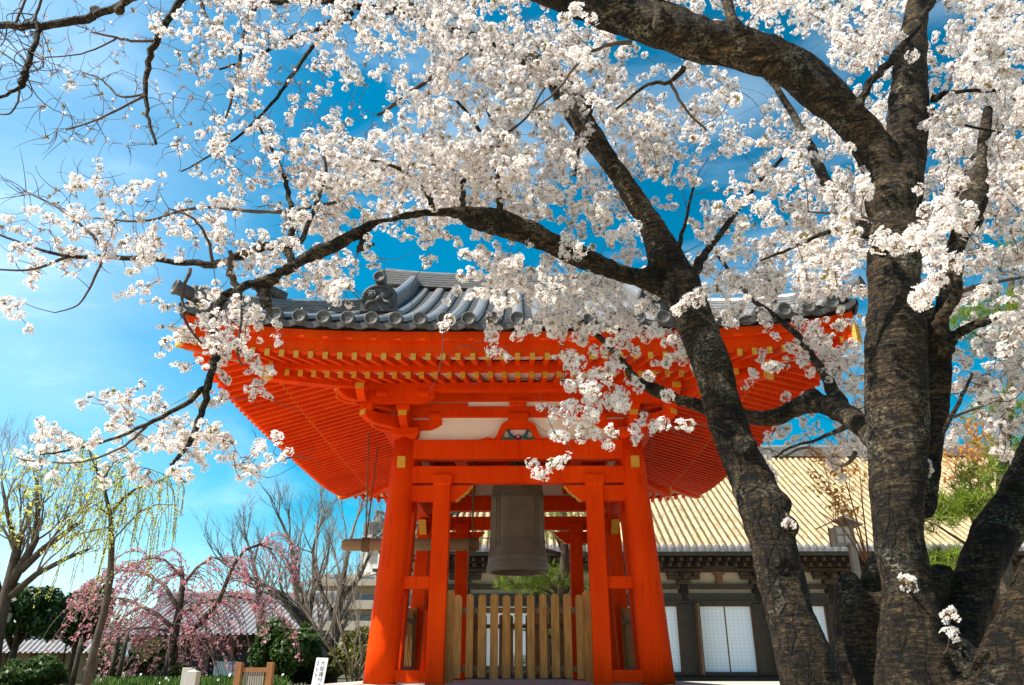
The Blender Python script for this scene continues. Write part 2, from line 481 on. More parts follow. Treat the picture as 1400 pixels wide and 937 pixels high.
def np_mesh(name, V, F, mats, mi=None, parent=None, kind=None, smooth=False):
    V = np.asarray(V, np.float32) - root_loc(parent).astype(np.float32)
    F = np.asarray(F, np.int32); k = F.shape[1]
    me = bpy.data.meshes.new(name)
    me.vertices.add(len(V)); me.vertices.foreach_set('co', V.ravel())
    me.loops.add(F.size); me.loops.foreach_set('vertex_index', F.ravel())
    me.polygons.add(len(F))
    me.polygons.foreach_set('loop_start', np.arange(0, F.size, k, dtype=np.int32))
    me.polygons.foreach_set('loop_total', np.full(len(F), k, np.int32))
    for m_ in mats: me.materials.append(m_)
    if mi is not None: me.polygons.foreach_set('material_index', np.asarray(mi, np.int32))
    if smooth: me.polygons.foreach_set('use_smooth', np.ones(len(F), bool))
    me.update(calc_edges=True)
    o = bpy.data.objects.new(name, me); COL.objects.link(o)
    if parent is not None: o.parent = parent
    if kind: o['kind'] = kind
    return o


def tag(o, label, cat, group=None):
    o['label'] = label; o['category'] = cat
    if group: o['group'] = group
    return o


def thing(name, label, cat, loc=(0, 0, 0), group=None):
    o = bpy.data.objects.new(name, None); COL.objects.link(o)
    o.empty_display_size = .2
    o.location = tuple(float(c) for c in loc)
    return tag(o, label, cat, group)


def structure(o):
    o['kind'] = 'structure'; return o


def copy_tree(o, parent=None):
    c = o.copy(); COL.objects.link(c)
    if parent is not None: c.parent = parent
    for ch in [q for q in S.objects if q.parent == o]: copy_tree(ch, c)
    return c


# ------------------------------------------------------------------ ground
b = MB()
b.add([(-600, -30, 0), (600, -30, 0), (600, 900, 0), (-600, 900, 0)], [(0, 1, 2, 3)])
structure(b.build('ground', M['gravel'], fix=False))
b = MB()
pts = [(-3.6, 17.2), (-8, 16.6), (-16, 16.2), (-45, 15), (-60, 86), (-9, 86), (-5, 30)]
b.add([(x, y, .004) for x, y in pts], [tuple(range(len(pts)))])
structure(b.build('mossy_ground', mat('mossy ground', (0.05, 0.055, 0.02), .95, noise=(2.5, .35, .7), col2=(0.12, 0.10, 0.05), bump=(30, .5, .02)), fix=False))

# ------------------------------------------------------------------ bell tower
TX, TY = -0.03, 13.03
tower = thing('bell_tower', 'vermilion wooden bell tower under a grey tiled hip-and-gable roof', 'bell tower', (TX, TY, 0))
VZ = M['vermilion']
PX, PY, PB, PT, LEAN = 1.80, 2.13, 0.312, 3.60, 0.15
EX, EY = 4.0, 4.48
SIDES = [(PX, PY, EX, EY, lambda u, w, z: (TX + u, TY - w, z)),      # front: half length, half depth, eave half length, eave depth
         (PX, PY, EX, EY, lambda u, w, z: (TX - u, TY + w, z)),      # back
         (PY, PX, EY, EX, lambda u, w, z: (TX - w, TY - u, z)),      # left
         (PY, PX, EY, EX, lambda u, w, z: (TX + w, TY + u, z))]      # right


def lean(z): return LEAN * (z - PB) / 3.3


# stone platform
b = MB()
b.box((TX - 2.45, TY - 2.95, 0), (TX + 2.45, TY + 2.95, PB - .07))
for s_ in range(4):
    hu, hw, eu, ew, T = SIDES[s_]
    n_ = 5
    for i in range(n_):
        u0 = -(hu + .68) + 2 * (hu + .68) * i / n_; u1 = u0 + 2 * (hu + .68) / n_ - .008
        p = [T(u, w, z) for z in (PB - .075, PB) for (u, w) in ((u0, hw + .32), (u1, hw + .32), (u1, hw + .85), (u0, hw + .85))]
        b.hexa(p)
b.box((TX - 2.15, TY - 2.46, PB - .1), (TX + 2.15, TY + 2.46, PB - .008))
b.build('stone_platform', M['granite'], tower, bevel=.01)

# main posts (tapered, leaning), each with base and kegs
for sx in (-1, 1):
    for sy in (-1, 1):
        b = MB()
        zs = np.linspace(PB, PT, 9)
        b.tube([(TX + sx * (PX - lean(z)), TY + sy * (PY - lean(z)), z) for z in zs], [.218 - .05 * (z - PB) / 3.3 for z in zs], 28)
        o = b.build('main_post', VZ, tower)
        for (dx, dy) in ((0, 1),):
            z = 3.225; r = .218 - .05 * (z - PB) / 3.3
            for s in (-1, 1):
                k = MB()
                c = (TX + sx * (PX - lean(z)) + dx * s * (r + .02), TY + sy * (PY - lean(z)) + dy * s * (r + .02), z)
                hwid = .058
                k.box((c[0] - (.05 if dx else hwid), c[1] - (.05 if dy else hwid), z - .08), (c[0] + (.05 if dx else hwid), c[1] + (.05 if dy else hwid), z + .08))
                k.build('tie_beam_end', M['ochre'], o, bevel=.005)

IU = [1.085, 1.06]          # inner post offset on the front/back and on the sides
for si, (hu, hw, eu, ew, T) in enumerate(SIDES):
    iu = IU[0] if si < 2 else IU[1]
    for s in (-1, 1):
        b = MB()
        h = .118
        z0, z1 = PB, 2.92

        def ring(z, h):
            w = hw - lean(z)
            return [T(s * iu - h, w - h, z), T(s * iu + h, w - h, z), T(s * iu + h, w + h, z), T(s * iu - h, w + h, z)]
        b.hexa(ring(z0, h) + ring(z1, h))
        b.hexa(ring(2.9, h) + ring(2.955, h + .028))
        b.hexa(ring(2.955, h + .028) + ring(3.06, h + .028))
        b.build('auxiliary_post', VZ, tower, bevel=.012)
    # sill, middle rail, lower tie with carved nose, both sides
    for s in (-1, 1):
        for (nm, z0, z1, th) in (('sill_beam', .331, .487, .17), ('middle_rail', 1.498, 1.66, .13)):
            b = MB()
            u0, u1 = iu + .10, hu - lean(z0) - .08
            w = hw - lean(z0)
            b.hexa([T(s * u, w + d, z) for z in (z0, z1) for (u, d) in ((u0, -th / 2), (u1, -th / 2), (u1, th / 2), (u0, th / 2))])
            b.build(nm, VZ, tower, bevel=.008)
        z0, z1 = 2.694, 2.913
        w = hw - lean(z0)
        tip = iu - .43
        prof = [(hu - .2, z0), (hu - .2, z1), (tip, z1)]
        nose = [(tip + .02, z1 - .025), (tip + .05, z1 - .05), (tip + .06, z1 - .08), (tip + .10, z1 - .10), (tip + .12, z1 - .135), (tip + .165, z1 - .15), (tip + .19, z1 - .19), (tip + .24, z0)]
        prof = prof + nose
        b = MB()
        O = np.array(T(0, 0, 0)); AX = np.array(T(1, 0, 0)) - O; AW = np.array(T(0, 1, 0)) - O
        b.prism([(s * p[0], p[1]) for p in prof], O + AW * w, AX, (0, 0, 1), AW, .12)
        nb = b.build('carved_nose_beam', VZ, tower, bevel=.006)
        e = MB()
        pts = [(tip, z1)] + nose
        ins = [(p[0] + .0, p[1]) for p in pts]
        for i in range(len(ins) - 1):
            a0 = O + AX * s * (ins[i][0] - .004) + AW * w + np.array([0, 0, ins[i][1] - .004])
            a1 = O + AX * s * (ins[i + 1][0] - .004) + AW * w + np.array([0, 0, ins[i + 1][1] - .004])
            e.beam(a0, a1, .008, .124, up=AW)
        e.build('ochre_edge', M['ochre'], nb)
    # head beams
    for (nm, z0, z1, th, ex) in (('tie_beam', 2.951, 3.195, .17, 0), ('head_beam', 3.302, 3.585, .20, 0), ('frieze_beam', 3.941, 4.11, .15, .1), ('eave_wall_beam', 4.19, 4.40, .16, .5)):
        b = MB()
        w = hw - lean(z0)
        L = hu - lean(z0) + ex - .02
        p = [T(u, w + d, z) for z in (z0, z1) for (u, d) in ((-L, -th / 2), (L, -th / 2), (L, th / 2), (-L, th / 2))]
        b.hexa(p)
        b.build(nm, VZ, tower, bevel=.012)
    b = MB()
    w = hw - lean(3.8)
    L = hu - lean(3.8)
    for z0, z1 in ((3.57, 3.955), (4.1, 4.2)):
        b.hexa([T(u, w + d, z) for z in (z0, z1) for (u, d) in ((-L, -.03), (L, -.03), (L, .03), (-L, .03))])
    b.build('plaster_panel', M['plaster'], tower)
    # frog-leg strut with painted carving, and the block above it
    O = np.array(T(0, 0, 0)); AX = np.array(T(1, 0, 0)) - O; AW = np.array(T(0, 1, 0)) - O; AZ = np.array((0, 0, 1.))
    half = [(0, .292), (.10, .292), (.17, .285), (.22, .26), (.262, .20), (.29, .12), (.325, .045), (.36, .02), (.40, .035), (.45, .045), (.49, .028), (.56, .006), (.60, 0.0),
            (.26, 0), (.235, .05), (.20, .12), (.175, .155), (.12, .172), (0, .172)]
    b = MB()
    for s in (-1, 1):
        b.prism([(s * p[0], p[1]) for p in half], O + AW * (w + .06) + AZ * 3.583, AX, AZ, AW, .10)
    b.hexa([T(u, w + .06 + d, z) for z in (3.86, 3.90) for (u, d) in ((-.12, -.06), (.12, -.06), (.12, .06), (-.12, .06))])
    b.hexa([T(u, w + .06 + d, z) for z in (3.90, 3.985) for (u, d) in ((-.145, -.075), (.145, -.075), (.145, .075), (-.145, .075))])
    b.hexa([T(u * (.8 if z < 4.14 else 1), w + .05 + d, z) for z in (4.105, 4.15) for (u, d) in ((-.13, -.06), (.13, -.06), (.13, .06), (-.13, .06))])
    b.hexa([T(u, w + .05 + d, z) for z in (4.15, 4.205) for (u, d) in ((-.13, -.065), (.13, -.065), (.13, .065), (-.13, .065))])
    fk = b.build('frog_leg_strut', VZ, tower, bevel=.008)
    c = MB()
    base = O + AW * (w + .075) + AZ * 3.585
    for s in (-1, 1):
        for (mi, pts, r) in ((1, [(.19, .02), (.225, .06), (.215, .115), (.17, .15), (.14, .155)], .013), (1, [(.19, .02), (.14, .02), (.09, .04), (.05, .03)], .015),
                             (0, [(.14, .15), (.125, .10), (.09, .055), (.05, .045)], .021), (1, [(.13, .03), (.115, .075), (.10, .10)], .02)):
            c.tube([base + AX * s * p[0] + AZ * p[1] for p in pts], r, 6, mi)
    c.lathe([(0, .03), (.03, .025), (.045, 0), (.03, -.025), (0, -.03)], base + AZ * .045, 12, 2, axis=AW)
    c.lathe([(0, .05), (.018, .045), (.02, .03)], base + AZ * .05, 10, 3, axis=AW)
    c.build('painted_carving', [M['blue'], M['green'], M['purple'], M['pink']], fk)

    # -------- eave of this side
    def rise(u, d, k=.22): return k * min(1.15, abs(u) / eu) ** 4 * max(0, 1 - d / 2.6)

    def fly_z(d): return 3.89 + .29 * d

    def base_z(d): return 3.723 + .29 * d
    fr, fc, br, bc = MB(), MB(), MB(), MB()
    front = si == 0

    def one(nm, r_, c_):
        global tower
        o_ = r_.build(nm, VZ, tower); c_.build('ochre_end', M['ochre'], o_)
        return MB(), MB()
    nr = int(2 * eu / .178)
    for i in range(nr + 1):
        u = -eu + .11 + (2 * eu - .22) * i / nr + .005 * math.sin(i * 12.9 + si * 3)
        dm = min(.97, eu - abs(u) - .03)
        if dm > .06:
            hh, ww = .085, .030
            q = []
            for zz in (0, hh):
                for (uu, d) in ((u - ww, 0), (u + ww, 0), (u + ww, dm), (u - ww, dm)):
                    q.append(T(uu, ew - d, fly_z(d) + rise(u, d) + zz))
            fr.hexa(q)
            fc.hexa([T(uu, ew + o, fly_z(0) + rise(u, 0) + zz) for zz in (.0005, hh) for (uu, o) in ((u - ww, 0.006), (u + ww, 0.006), (u + ww, .0004), (u - ww, .0004))])
        if front and fr.v: fr, fc = one('flying_rafter', fr, fc)
        if abs(u) < eu - .83 - .08:
            dm = min(3.0, eu - abs(u) - .03)
            q = []
            for zz in (0, .09):
                for (uu, d) in ((u - .031, .83), (u + .031, .83), (u + .031, dm), (u - .031, dm)):
                    q.append(T(uu, ew - d, base_z(d) + rise(u, d) + zz))
            br.hexa(q)
            d = .83
            bc.hexa([T(uu, ew - d + o, base_z(d) + rise(u, d) + zz) for zz in (.0005, .09) for (uu, o) in ((u - .031, .006), (u + .031, .006), (u + .031, .0004), (u - .031, .0004))])
            if front: br, bc = one('base_rafter', br, bc)
    if not front:
        o = fr.build('flying_rafters', VZ, tower, kind='stuff'); fc.build('ochre_ends', M['ochre'], o, kind='stuff')
        o = br.build('base_rafters', VZ, tower, kind='stuff'); bc.build('ochre_ends', M['ochre'], o, kind='stuff')
    # soffit boards above the rafters, eave boards
    N = 48
    us = np.linspace(-eu, eu, N + 1)

    def sheet(mb, d0, d1, zf, dz, th=.02, mi=0):
        V, F = [], []
        for u in us:
            a = min(d0, eu - abs(u)); c_ = min(d1, eu - abs(u))
            for d, t in ((a, 0), (c_, 0), (c_, th), (a, th)):
                V.append(T(u, ew - d, zf(d) + rise(u, d) + dz + t))
        for i in range(N):
            for j in range(4):
                F.append((i * 4 + j, i * 4 + (j + 1) % 4, i * 4 + 4 + (j + 1) % 4, i * 4 + 4 + j))
        mb.add(V, F, mi)
    b = MB(); sheet(b, .04, 1.55, fly_z, .085); sheet(b, .90, 3.2, base_z, .09)
    b.build('soffit_boards', M['board'], tower)

    def strip(mb, d0, d1, za, zb, k=.22, ext=0.0, mi=0):
        V, F = [], []
        for u in np.linspace(-(eu + ext), eu + ext, N + 1):
            for d, z in ((d0, za), (d1, za), (d1, zb), (d0, zb)):
                uu = u * (1 if abs(u) < eu - 1 else 1)
                uu = max(-(eu - d), min(eu - d, uu))
                V.append(T(uu, ew - d, z + rise(uu, 0, k)))
        for i in range(N):
            for j in range(4):
                F.append((i * 4 + j, i * 4 + (j + 1) % 4, i * 4 + 4 + (j + 1) % 4, i * 4 + 4 + j))
        F += [(3, 2, 1, 0), (N * 4, N * 4 + 1, N * 4 + 2, N * 4 + 3)]
        mb.add(V, F, mi)
    b = MB()
    strip(b, .01, .10, 3.966, 4.125, .225, .1)
    strip(b, -.05, .10, 4.125, 4.235, .235, .1)
    b.build('eave_board', VZ, tower)
    b = MB(); strip(b, .0, .12, 4.235, 4.30, .24, .1); b.build('painted_gap_shade', M['gapshade'], tower)  # dark strip added to draw the shaded gap under the tiles
    b = MB()
    V = []
    d = .86
    for u in np.linspace(-(eu - d), eu - d, 25):
        for dd, z in ((d - .06, 4.06), (d + .04, 4.06), (d + .04, 4.19), (d - .06, 4.19)):
            V.append(T(u, ew - dd, z + rise(u, dd)))
    b.add(V, [(i * 4 + j, i * 4 + (j + 1) % 4, i * 4 + 4 + (j + 1) % 4, i * 4 + 4 + j) for i in range(24) for j in range(4)])
    b.build('rafter_support_board', VZ, tower)
    # outer purlin
    b = MB()
    w = hw - .15 + .55; L = hu - .15 + .95
    b.hexa([T(u, w + d, z) for z in (4.17, 4.30) for (u, d) in ((-L, -.07), (L, -.07), (L, .07), (-L, .07))])
    b.build('eave_purlin', VZ, tower, bevel=.01)

# bracket sets and corner beams
for sx in (-1, 1):
    for sy in (-1, 1):
        cx, cy = TX + sx * (PX - .15), TY + sy * (PY - .15)
        C0 = np.array((cx, cy, 0.))
        b, ends = MB(), []

        def block(c, z, wd, h, b=b):
            c = np.asarray(c, float)
            lo, hi = wd * .36, wd * .5
            r = lambda q, zz: [(c[0] - q, c[1] - q, zz), (c[0] + q, c[1] - q, zz), (c[0] + q, c[1] + q, zz), (c[0] - q, c[1] + q, zz)]
            b.hexa(r(lo, z) + r(hi, z + h * .42)); b.hexa(r(hi, z + h * .42) + r(hi, z + h))

        def arm(o, dr, a0, a1, z0, z1, cap0=False, cap1=True, w_=.115, b=b, ends=ends):
            dr = norm(dr); n = np.cross(dr, (0, 0, 1)); h = z1 - z0; R = .2
            pts = [(a0, z1), (a0, z0 + h * .55)]
            for t in (.2, .45, .7, 1): pts.append((a0 + R * t, z0 + h * .55 * (1 - t) ** 1.8))
            for t in (1, .7, .45, .2): pts.append((a1 - R * t, z0 + h * .55 * (1 - t) ** 1.8))
            pts += [(a1, z0 + h * .55), (a1, z1)]
            b.prism(pts, o, dr, (0, 0, 1), n, w_)
            for a, on, s in ((a0, cap0, -1), (a1, cap1, 1)):
                if on:
                    y = MB(); ends.append(y)
                    y.prism([(a + s * .004, z0 + h * .54), (a + s * .004, z1 + .002), (a - s * .02, z1 + .002), (a - s * .02, z0 + h * .54)], o, dr, (0, 0, 1), n, w_ + .006)
        block(C0, 3.585, .40, .165)
        X, Yv = np.array((sx, 0, 0.)), np.array((0, sy, 0.)); D = norm(X + Yv)
        arm(C0, X, -.52, .52, 3.745, 3.905); arm(C0, Yv, -.52, .52, 3.747, 3.907); arm(C0, D, -.2, .80, 3.743, 3.903)
        for q in (X * .44, Yv * .44, D * .72, -X * .42, -Yv * .42, C0 * 0): block(C0 + q, 3.90, .19, .10)
        o1, o2 = C0 + Yv * .55, C0 + X * .55
        arm(o1, X, -.46, .95, 4.0, 4.165); arm(o2, Yv, -.46, .95, 4.002, 4.167); arm(C0, X, -.9, .5, 4.001, 4.166, False, False); arm(C0, Yv, -.9, .5, 4.003, 4.168, False, False)
        arm(C0, D, 0, 1.25, 4.0, 4.17)
        for q in (D * 1.14,): block(C0 + q, 4.165, .2, .13)
        for q in (X * .3, -X * .3, X * .82): block(o1 + q, 4.085, .17, .09)
        for q in (Yv * .3, -Yv * .3, Yv * .82): block(o2 + q, 4.087, .17, .09)
        o = b.build('bracket_set', VZ, tower, bevel=.008)
        for y in ends: y.build('ochre_arm_end', M['ochre'], o)
        # corner hip beams, lower and upper tier
        b, y = MB(), MB()
        cor = np.array((TX + sx * EX, TY + sy * EY, 0.))

        def hp(d, z): return cor - np.array((sx, sy, 0)) * d + np.array((0, 0, z))
        rs = lambda d: .22 * max(0, 1 - d / EX) ** 4 * max(0, 1 - d / 2.6)
        path = [hp(d, 3.955 + .27 * d + rs(d)) for d in np.linspace(-.06, 1.0, 8)]
        b.sweep([(-.07, -.11), (.07, -.11), (.07, .13), (-.07, .13)], path)
        path2 = [hp(d, 3.76 + .285 * d + rs(d)) for d in np.linspace(.76, 3.2, 10)]
        b.sweep([(-.08, -.115), (.08, -.115), (.08, .13), (-.08, .13)], path2)
        o = b.build('corner_hip_beam', VZ, tower, bevel=.008)
        for p, wz in ((path, .074), (path2, .084)):
            t = norm(p[0] - p[1]); y = MB()
            y.sweep([(-wz, -.115), (wz, -.115), (wz, .134), (-wz, .134)], [p[0] + t * .012, p[0] - t * .04])
            y.build('ochre_beam_end', M['ochre'], o)

# ceiling and the bell beam inside
b = MB()
b.box((TX - 1.8, TY - 2.1, 4.40), (TX + 1.8, TY + 2.1, 4.43))
b.build('ceiling_boards', M['board'], tower)
b = MB()
b.box((TX - 1.7, TY - .13, 3.93), (TX + 1.7, TY + .13, 4.2))
b.box((TX - .12, TY - 2.0, 4.2), (TX + .12, TY + 2.0, 4.38))
for k in (-.95, .95): b.box((TX + k - .1, TY - 2.0, 3.62), (TX + k + .1, TY + 2.0, 3.80))
b.build('bell_beam', VZ, tower, bevel=.012)


# -------- roof
def roof_z(d): return 4.33 + .48 * (d + .1) + .0268 * (d + .1) ** 2


def roof_rise(u, d, eu): return .25 * min(1.1, abs(u) / eu) ** 4 * max(0, 1 - d / 2.6)


GX = 2.4          # gable plane
roof = MB()
faces_ = MB()
for si, (hu, hw, eu, ew, T) in enumerate(SIDES):
    long_side = si < 2

    def dmax(u):
        if long_side: return ew if abs(u) <= GX else eu + .08 - abs(u)
        return min(EX - GX + .02, eu + .08 - abs(u))
    sp = .291
    n = int(2 * eu / sp) // 2 * 2
    cols = [(i - n / 2 + (.5 if False else 0)) * sp for i in range(n + 1)]
    # pan surface between the round tiles, in overlapping courses
    for i in range(-1, n + 1):
        ua = cols[i] if i >= 0 else -eu - .08
        ub = cols[i + 1] if i < n else eu + .08
        da, db = dmax(ua), dmax(ub)
        if i >= 0 and i < n:
            if abs(ua) <= GX < abs(ub): da = dmax(GX + .001) if long_side else da
            if abs(ub) <= GX < abs(ua): db = dmax(GX + .001) if long_side else db
            if long_side and ((abs(ua) <= GX < abs(ub)) or (abs(ub) <= GX < abs(ua))):
                da, db = min(da, EX - GX), min(db, EX - GX)
        m_ = max(2, int(max(da, db) / .21))
        V, F = [], []
        for j in range(m_ + 1):
            for up in (0, 1):
                for (u, dd) in ((ua, da), ((ua + ub) / 2, (da + db) / 2), (ub, db)):
                    d = -.1 + (dd + .1) * j / m_
                    sag = -.02 if u not in (ua, ub) else 0
                    V.append(T(u, ew - d, roof_z(d) + roof_rise(u, d, eu) + sag + (.016 if up else 0)))
        for j in range(m_):
            r0 = j * 6 + 3; r1 = (j + 1) * 6
            F += [(r0, r0 + 1, r1 + 1, r1), (r0 + 1, r0 + 2, r1 + 2, r1 + 1)]
            F += [(r1, r1 + 1, r1 + 4, r1 + 3), (r1 + 1, r1 + 2, r1 + 5, r1 + 4)]
        roof.add(V, F, 1, False)
        # pendant edge of the pan tile
        pts = []
        for t in np.linspace(0, 1, 7):
            u = ua + (ub - ua) * t
            pts.append((u, -.055 * math.sin(math.pi * t)))
        V, F = [], []
        for u, dz in pts:
            zc = roof_z(-.1) + roof_rise(u, 0, eu)
            for (d, z) in ((-.13, zc + dz + .03), (-.13, zc + dz - .045), (-.10, zc + dz - .045), (-.10, zc + dz + .03)):
                V.append(T(u, ew - d, z))
        for k in range(6):
            for j in range(4): F.append((k * 4 + j, k * 4 + (j + 1) % 4, k * 4 + 4 + (j + 1) % 4, k * 4 + 4 + j))
        faces_.add(V, F, 0, False)
    for u in cols:
        dm = dmax(u)
        if dm < .05: continue
        k = max(3, int(dm / .26) + 1)
        ds = np.linspace(-.13, dm, k)
        R = .084
        V, F = [], []
        na = 8
        for d in ds:
            zc = roof_z(d) + roof_rise(u, d, eu) + .012
            for j in range(na + 1):
                a = math.pi * j / na
                V.append(T(u + R * math.cos(a), ew - d - .3 * R * math.sin(a), zc + R * math.sin(a)))
        for i in range(k - 1):
            for j in range(na): F.append((i * (na + 1) + j, i * (na + 1) + j + 1, (i + 1) * (na + 1) + j + 1, (i + 1) * (na + 1) + j))
        roof.add(V, F, 0, True)
        # round end tile with rim and sunk face
        O = np.array(T(u, ew + .13, roof_z(-.13) + roof_rise(u, 0, eu) + .048)); AW = np.array(T(0, 1, 0)) - np.array(T(0, 0, 0))
        faces_.lathe([(.088, -.09), (.088, .03), (.080, .037), (.068, .033), (.064, .016), (.03, .020), (0, .022)], O, 18, 0, axis=AW + np.array((0, 0, .0)))
roof_o = roof.build('roof_tiles', [M['tile'], M['tile_pan']], tower, fix=False)
faces_.build('eave_end_tiles', M['tile_face'], tower)


def layered(wid, hgt, layers, cap):
    L, R = [], []
    for i in range(layers):
        z0 = hgt * i / layers; z1 = hgt * (i + 1) / layers
        w0 = wid / 2 * (1 - .18 * i / layers)
        R += [(w0, z0), (w0, z1 - hgt / layers * .28), (w0 - .014, z1 - hgt / layers * .28), (w0 - .014, z1)]
    L = [(-a, c) for a, c in reversed(R)]
    top = [(cap * math.cos(a), hgt + cap * .9 * math.sin(a)) for a in np.linspace(.05, math.pi - .05, 9)]
    return R + top + L


def oni(mb, c, face, wd, ht, toribusuma=True):      # demon-face end tile, facing horizontally along 'face'
    f = norm(face); s = norm(np.cross(f, (0, 0, 1))); c = np.asarray(c, float); up = np.array((0, 0, 1.))
    arc = [(-wd / 2 * 1.05, 0), (-wd / 2, ht * .35)] + [(wd / 2 * math.cos(a), ht * .55 + ht * .45 * math.sin(a)) for a in np.linspace(math.pi, 0, 11)] + [(wd / 2, ht * .35), (wd / 2 * 1.05, 0)]
    mb.prism(arc, c, s, up, f, .09)
    mb.tube([c + s * p[0] * .9 + up * p[1] * .93 + f * .05 for p in arc[1:-1]], .028, 6)
    for k in (-1, 1):
        sp_ = [c + s * k * wd * (.21 + .16 * r * math.cos(t)) + up * (ht * .60 + ht * .16 * r * math.sin(t)) + f * (.055 + .01 * (1 - r)) for r, t in ((1 - q * .09, q * 1.0) for q in range(10))]
        mb.tube(sp_, [.022] * 10, 6)
        mb.lathe([(0, .035), (.03, .028), (.045, 0)], c + s * k * wd * .2 + up * ht * .6 + f * .05, 10, 0, axis=f)
        mb.tube([c + s * k * wd * .12 + up * ht * .34 + f * .06, c + s * k * wd * .3 + up * ht * .30 + f * .065, c + s * k * wd * .37 + up * ht * .12 + f * .05], .026, 6)
    mb.lathe([(0, .075), (.035, .06), (.055, 0)], c + up * ht * .42 + f * .045, 10, 0, axis=f)
    if toribusuma:
        t = norm(f + up * .12)
        o = c + up * (ht + .05)
        mb.lathe([(.075, -.3), (.078, .10), (.088, .13), (.088, .16), (.07, .165), (.062, .14), (0, .142)], o, 18, 0, axis=t)


rz = roof_z(EY)
b = MB()
xs = np.linspace(-2.55, 2.55, 21)
b.sweep(layered(.34, .30, 6, .085), [(TX + x, TY, rz - .06 + .14 * abs(x / 2.55) ** 2.5) for x in xs])
b.build('main_ridge', M['tile_ridge'], tower)
b = MB()
for s in (-1, 1): b = MB(); oni(b, (TX + s * 2.58, TY, rz + .02), (s, 0, 0), .40, .40, False); b.build('ridge_end_tile', M['tile_face'], tower)
for sx in (-1, 1):
    for sy in (-1, 1):
        b = MB()
        pth = [(TX + sx * 1.95, TY + sy * (EY - d), roof_z(d) + .03) for d in np.linspace(1.32, 4.40, 12)]
        b.sweep(layered(.24, .18, 5, .09), pth)
        o = b.build('descending_ridge', M['tile'], tower)
        e = MB(); oni(e, (TX + sx * 1.95, TY + sy * (EY - 1.27), roof_z(1.27) + .08), (0, sy, 0), .50, .42)
        e.build('demon_face_tile', M['tile_face'], o)
        b = MB()
        pth = []
        for d in np.linspace(-.02, 2.1, 14):
            uu = EX - d
            z = roof_z(d) + .25 * min(1.1, abs(uu) / EX) ** 4 * max(0, 1 - d / 2.6) + .02 + .03 * max(0, 1 - d / .8) ** 2
            pth.append((TX + sx * (EX - d), TY + sy * (EY - d), z))
        b.sweep(layered(.20, .15, 4, .08), pth)
        o = b.build('hip_ridge', M['tile'], tower)
        e = MB()
        c = np.array(pth[0]) + np.array((sx, sy, 0)) * .05 + np.array((0, 0, .10))
        e.lathe([(.085, -.35), (.085, .10), (.10, .12), (.10, .16), (.08, .165), (.07, .14), (0, .142)], c, 18, 0, axis=(sx, sy, .2))
        e.build('hip_end_tile', M['tile_face'], o); e = MB()
        p = np.array(pth[4]); oni(e, p + np.array((0, 0, .02)), (sx, sy, 0), .26, .30, True)
        e.build('demon_face_tile', M['tile_face'], o)
# gable walls
for sx in (-1, 1):
    b = MB()
    tri = [(-2.75, roof_z(EY - 2.75) - .12), (2.75, roof_z(EY - 2.75) - .12), (0, rz - .08)]
    b.prism([(p[0], p[1]) for p in tri], (TX + sx * 2.2, TY, 0), (0, 1, 0), (0, 0, 1), (1, 0, 0), .06)
    for s in (-1, 1):
        pth = [(TX + sx * 2.36, TY + s * (EY - d), roof_z(d) - .10) for d in np.linspace(1.7, EY, 10)]
        b.sweep([(-.03, -.12), (.03, -.12), (.03, .09), (-.03, .09)], pth)
    b.build('gable_wall', VZ, tower)

# ------------------------------------------------------------------ bell
BX, BY = TX - .02, TY
bell = thing('temple_bell', 'large dark bronze bell hanging in the middle of the red tower', 'bell', (BX, BY, 1.94))
z0 = 1.94
prof = [(.40, .05), (.44, .0), (.505, 0), (.515, .02), (.512, .07), (.497, .10), (.497, .13), (.490, .15), (.486, .155), (.488, .20), (.482, .23), (.478, .235), (.468, .36), (.463, .365), (.463, .385), (.458, .39),
        (.452, .60), (.450, .62), (.447, .95), (.437, 1.15), (.437, 1.17), (.43, 1.18), (.415, 1.38), (.41, 1.45), (.39, 1.52), (.34, 1.59), (.24, 1.63), (.0, 1.64)]
b = MB(); b.lathe(prof, (BX, BY, z0), 56)
b.lathe([(.40, .05), (.38, .4), (.36, 1.2), (.2, 1.5), (0, 1.5)], (BX, BY, z0), 40)
b.build('bell_body', M['bronze'], bell)
b = MB()
for row in range(4):
    z = z0 + 1.21 + row * .062
    for k in range(36):
        if k % 9 == 0: continue
        a = 2 * math.pi * k / 36
        r = .432 - row * .007
        d = (math.cos(a), math.sin(a), .1)
        b.lathe([(.016, 0), (.016, .012), (.008, .022), (0, .024)], (BX + r * d[0], BY + r * d[1], z), 8, 0, axis=d)
b.build('bosses', M['bronze'], bell)
b = MB()
for k in range(4):
    a = math.pi / 4 + k * math.pi / 2
    for da in (-.10, -.05, .05, .10):
        b.tube([(BX + r * math.cos(a + da), BY + r * math.sin(a + da), z0 + z) for r, z in ((.466, .38), (.455, .60), (.449, .95), (.439, 1.15))], .005, 5)
for z, r in ((.47, .463), (.50, .461), (.80, .452), (.84, .451)):
    b.tube([(BX + r * math.cos(t), BY + r * math.sin(t), z0 + z) for t in np.linspace(0, 2 * math.pi, 49)], .005, 5)
b.build('raised_bands', M['bronze'], bell)
b = MB()
arc = [(BX + .17 * math.cos(a), BY, z0 + 1.62 + .20 * math.sin(a)) for a in np.linspace(0, math.pi, 11)]
b.tube(arc, .045, 10)
b.lathe([(0, .09), (.06, .06), (.08, 0), (.05, -.06)], (BX, BY - .03, z0 + 1.80), 12, 0, axis=(0, -1, .2))
b.build('hanging_loop', M['verdigris'], bell)
b = MB()
b.tube([(BX, BY - .09, z0 + 1.78), (BX, BY - .1, z0 + 2.05), (BX, BY + .1, z0 + 2.05), (BX, BY + .09, z0 + 1.78)], .03, 8)
b.build('iron_hook', M['iron'], bell)

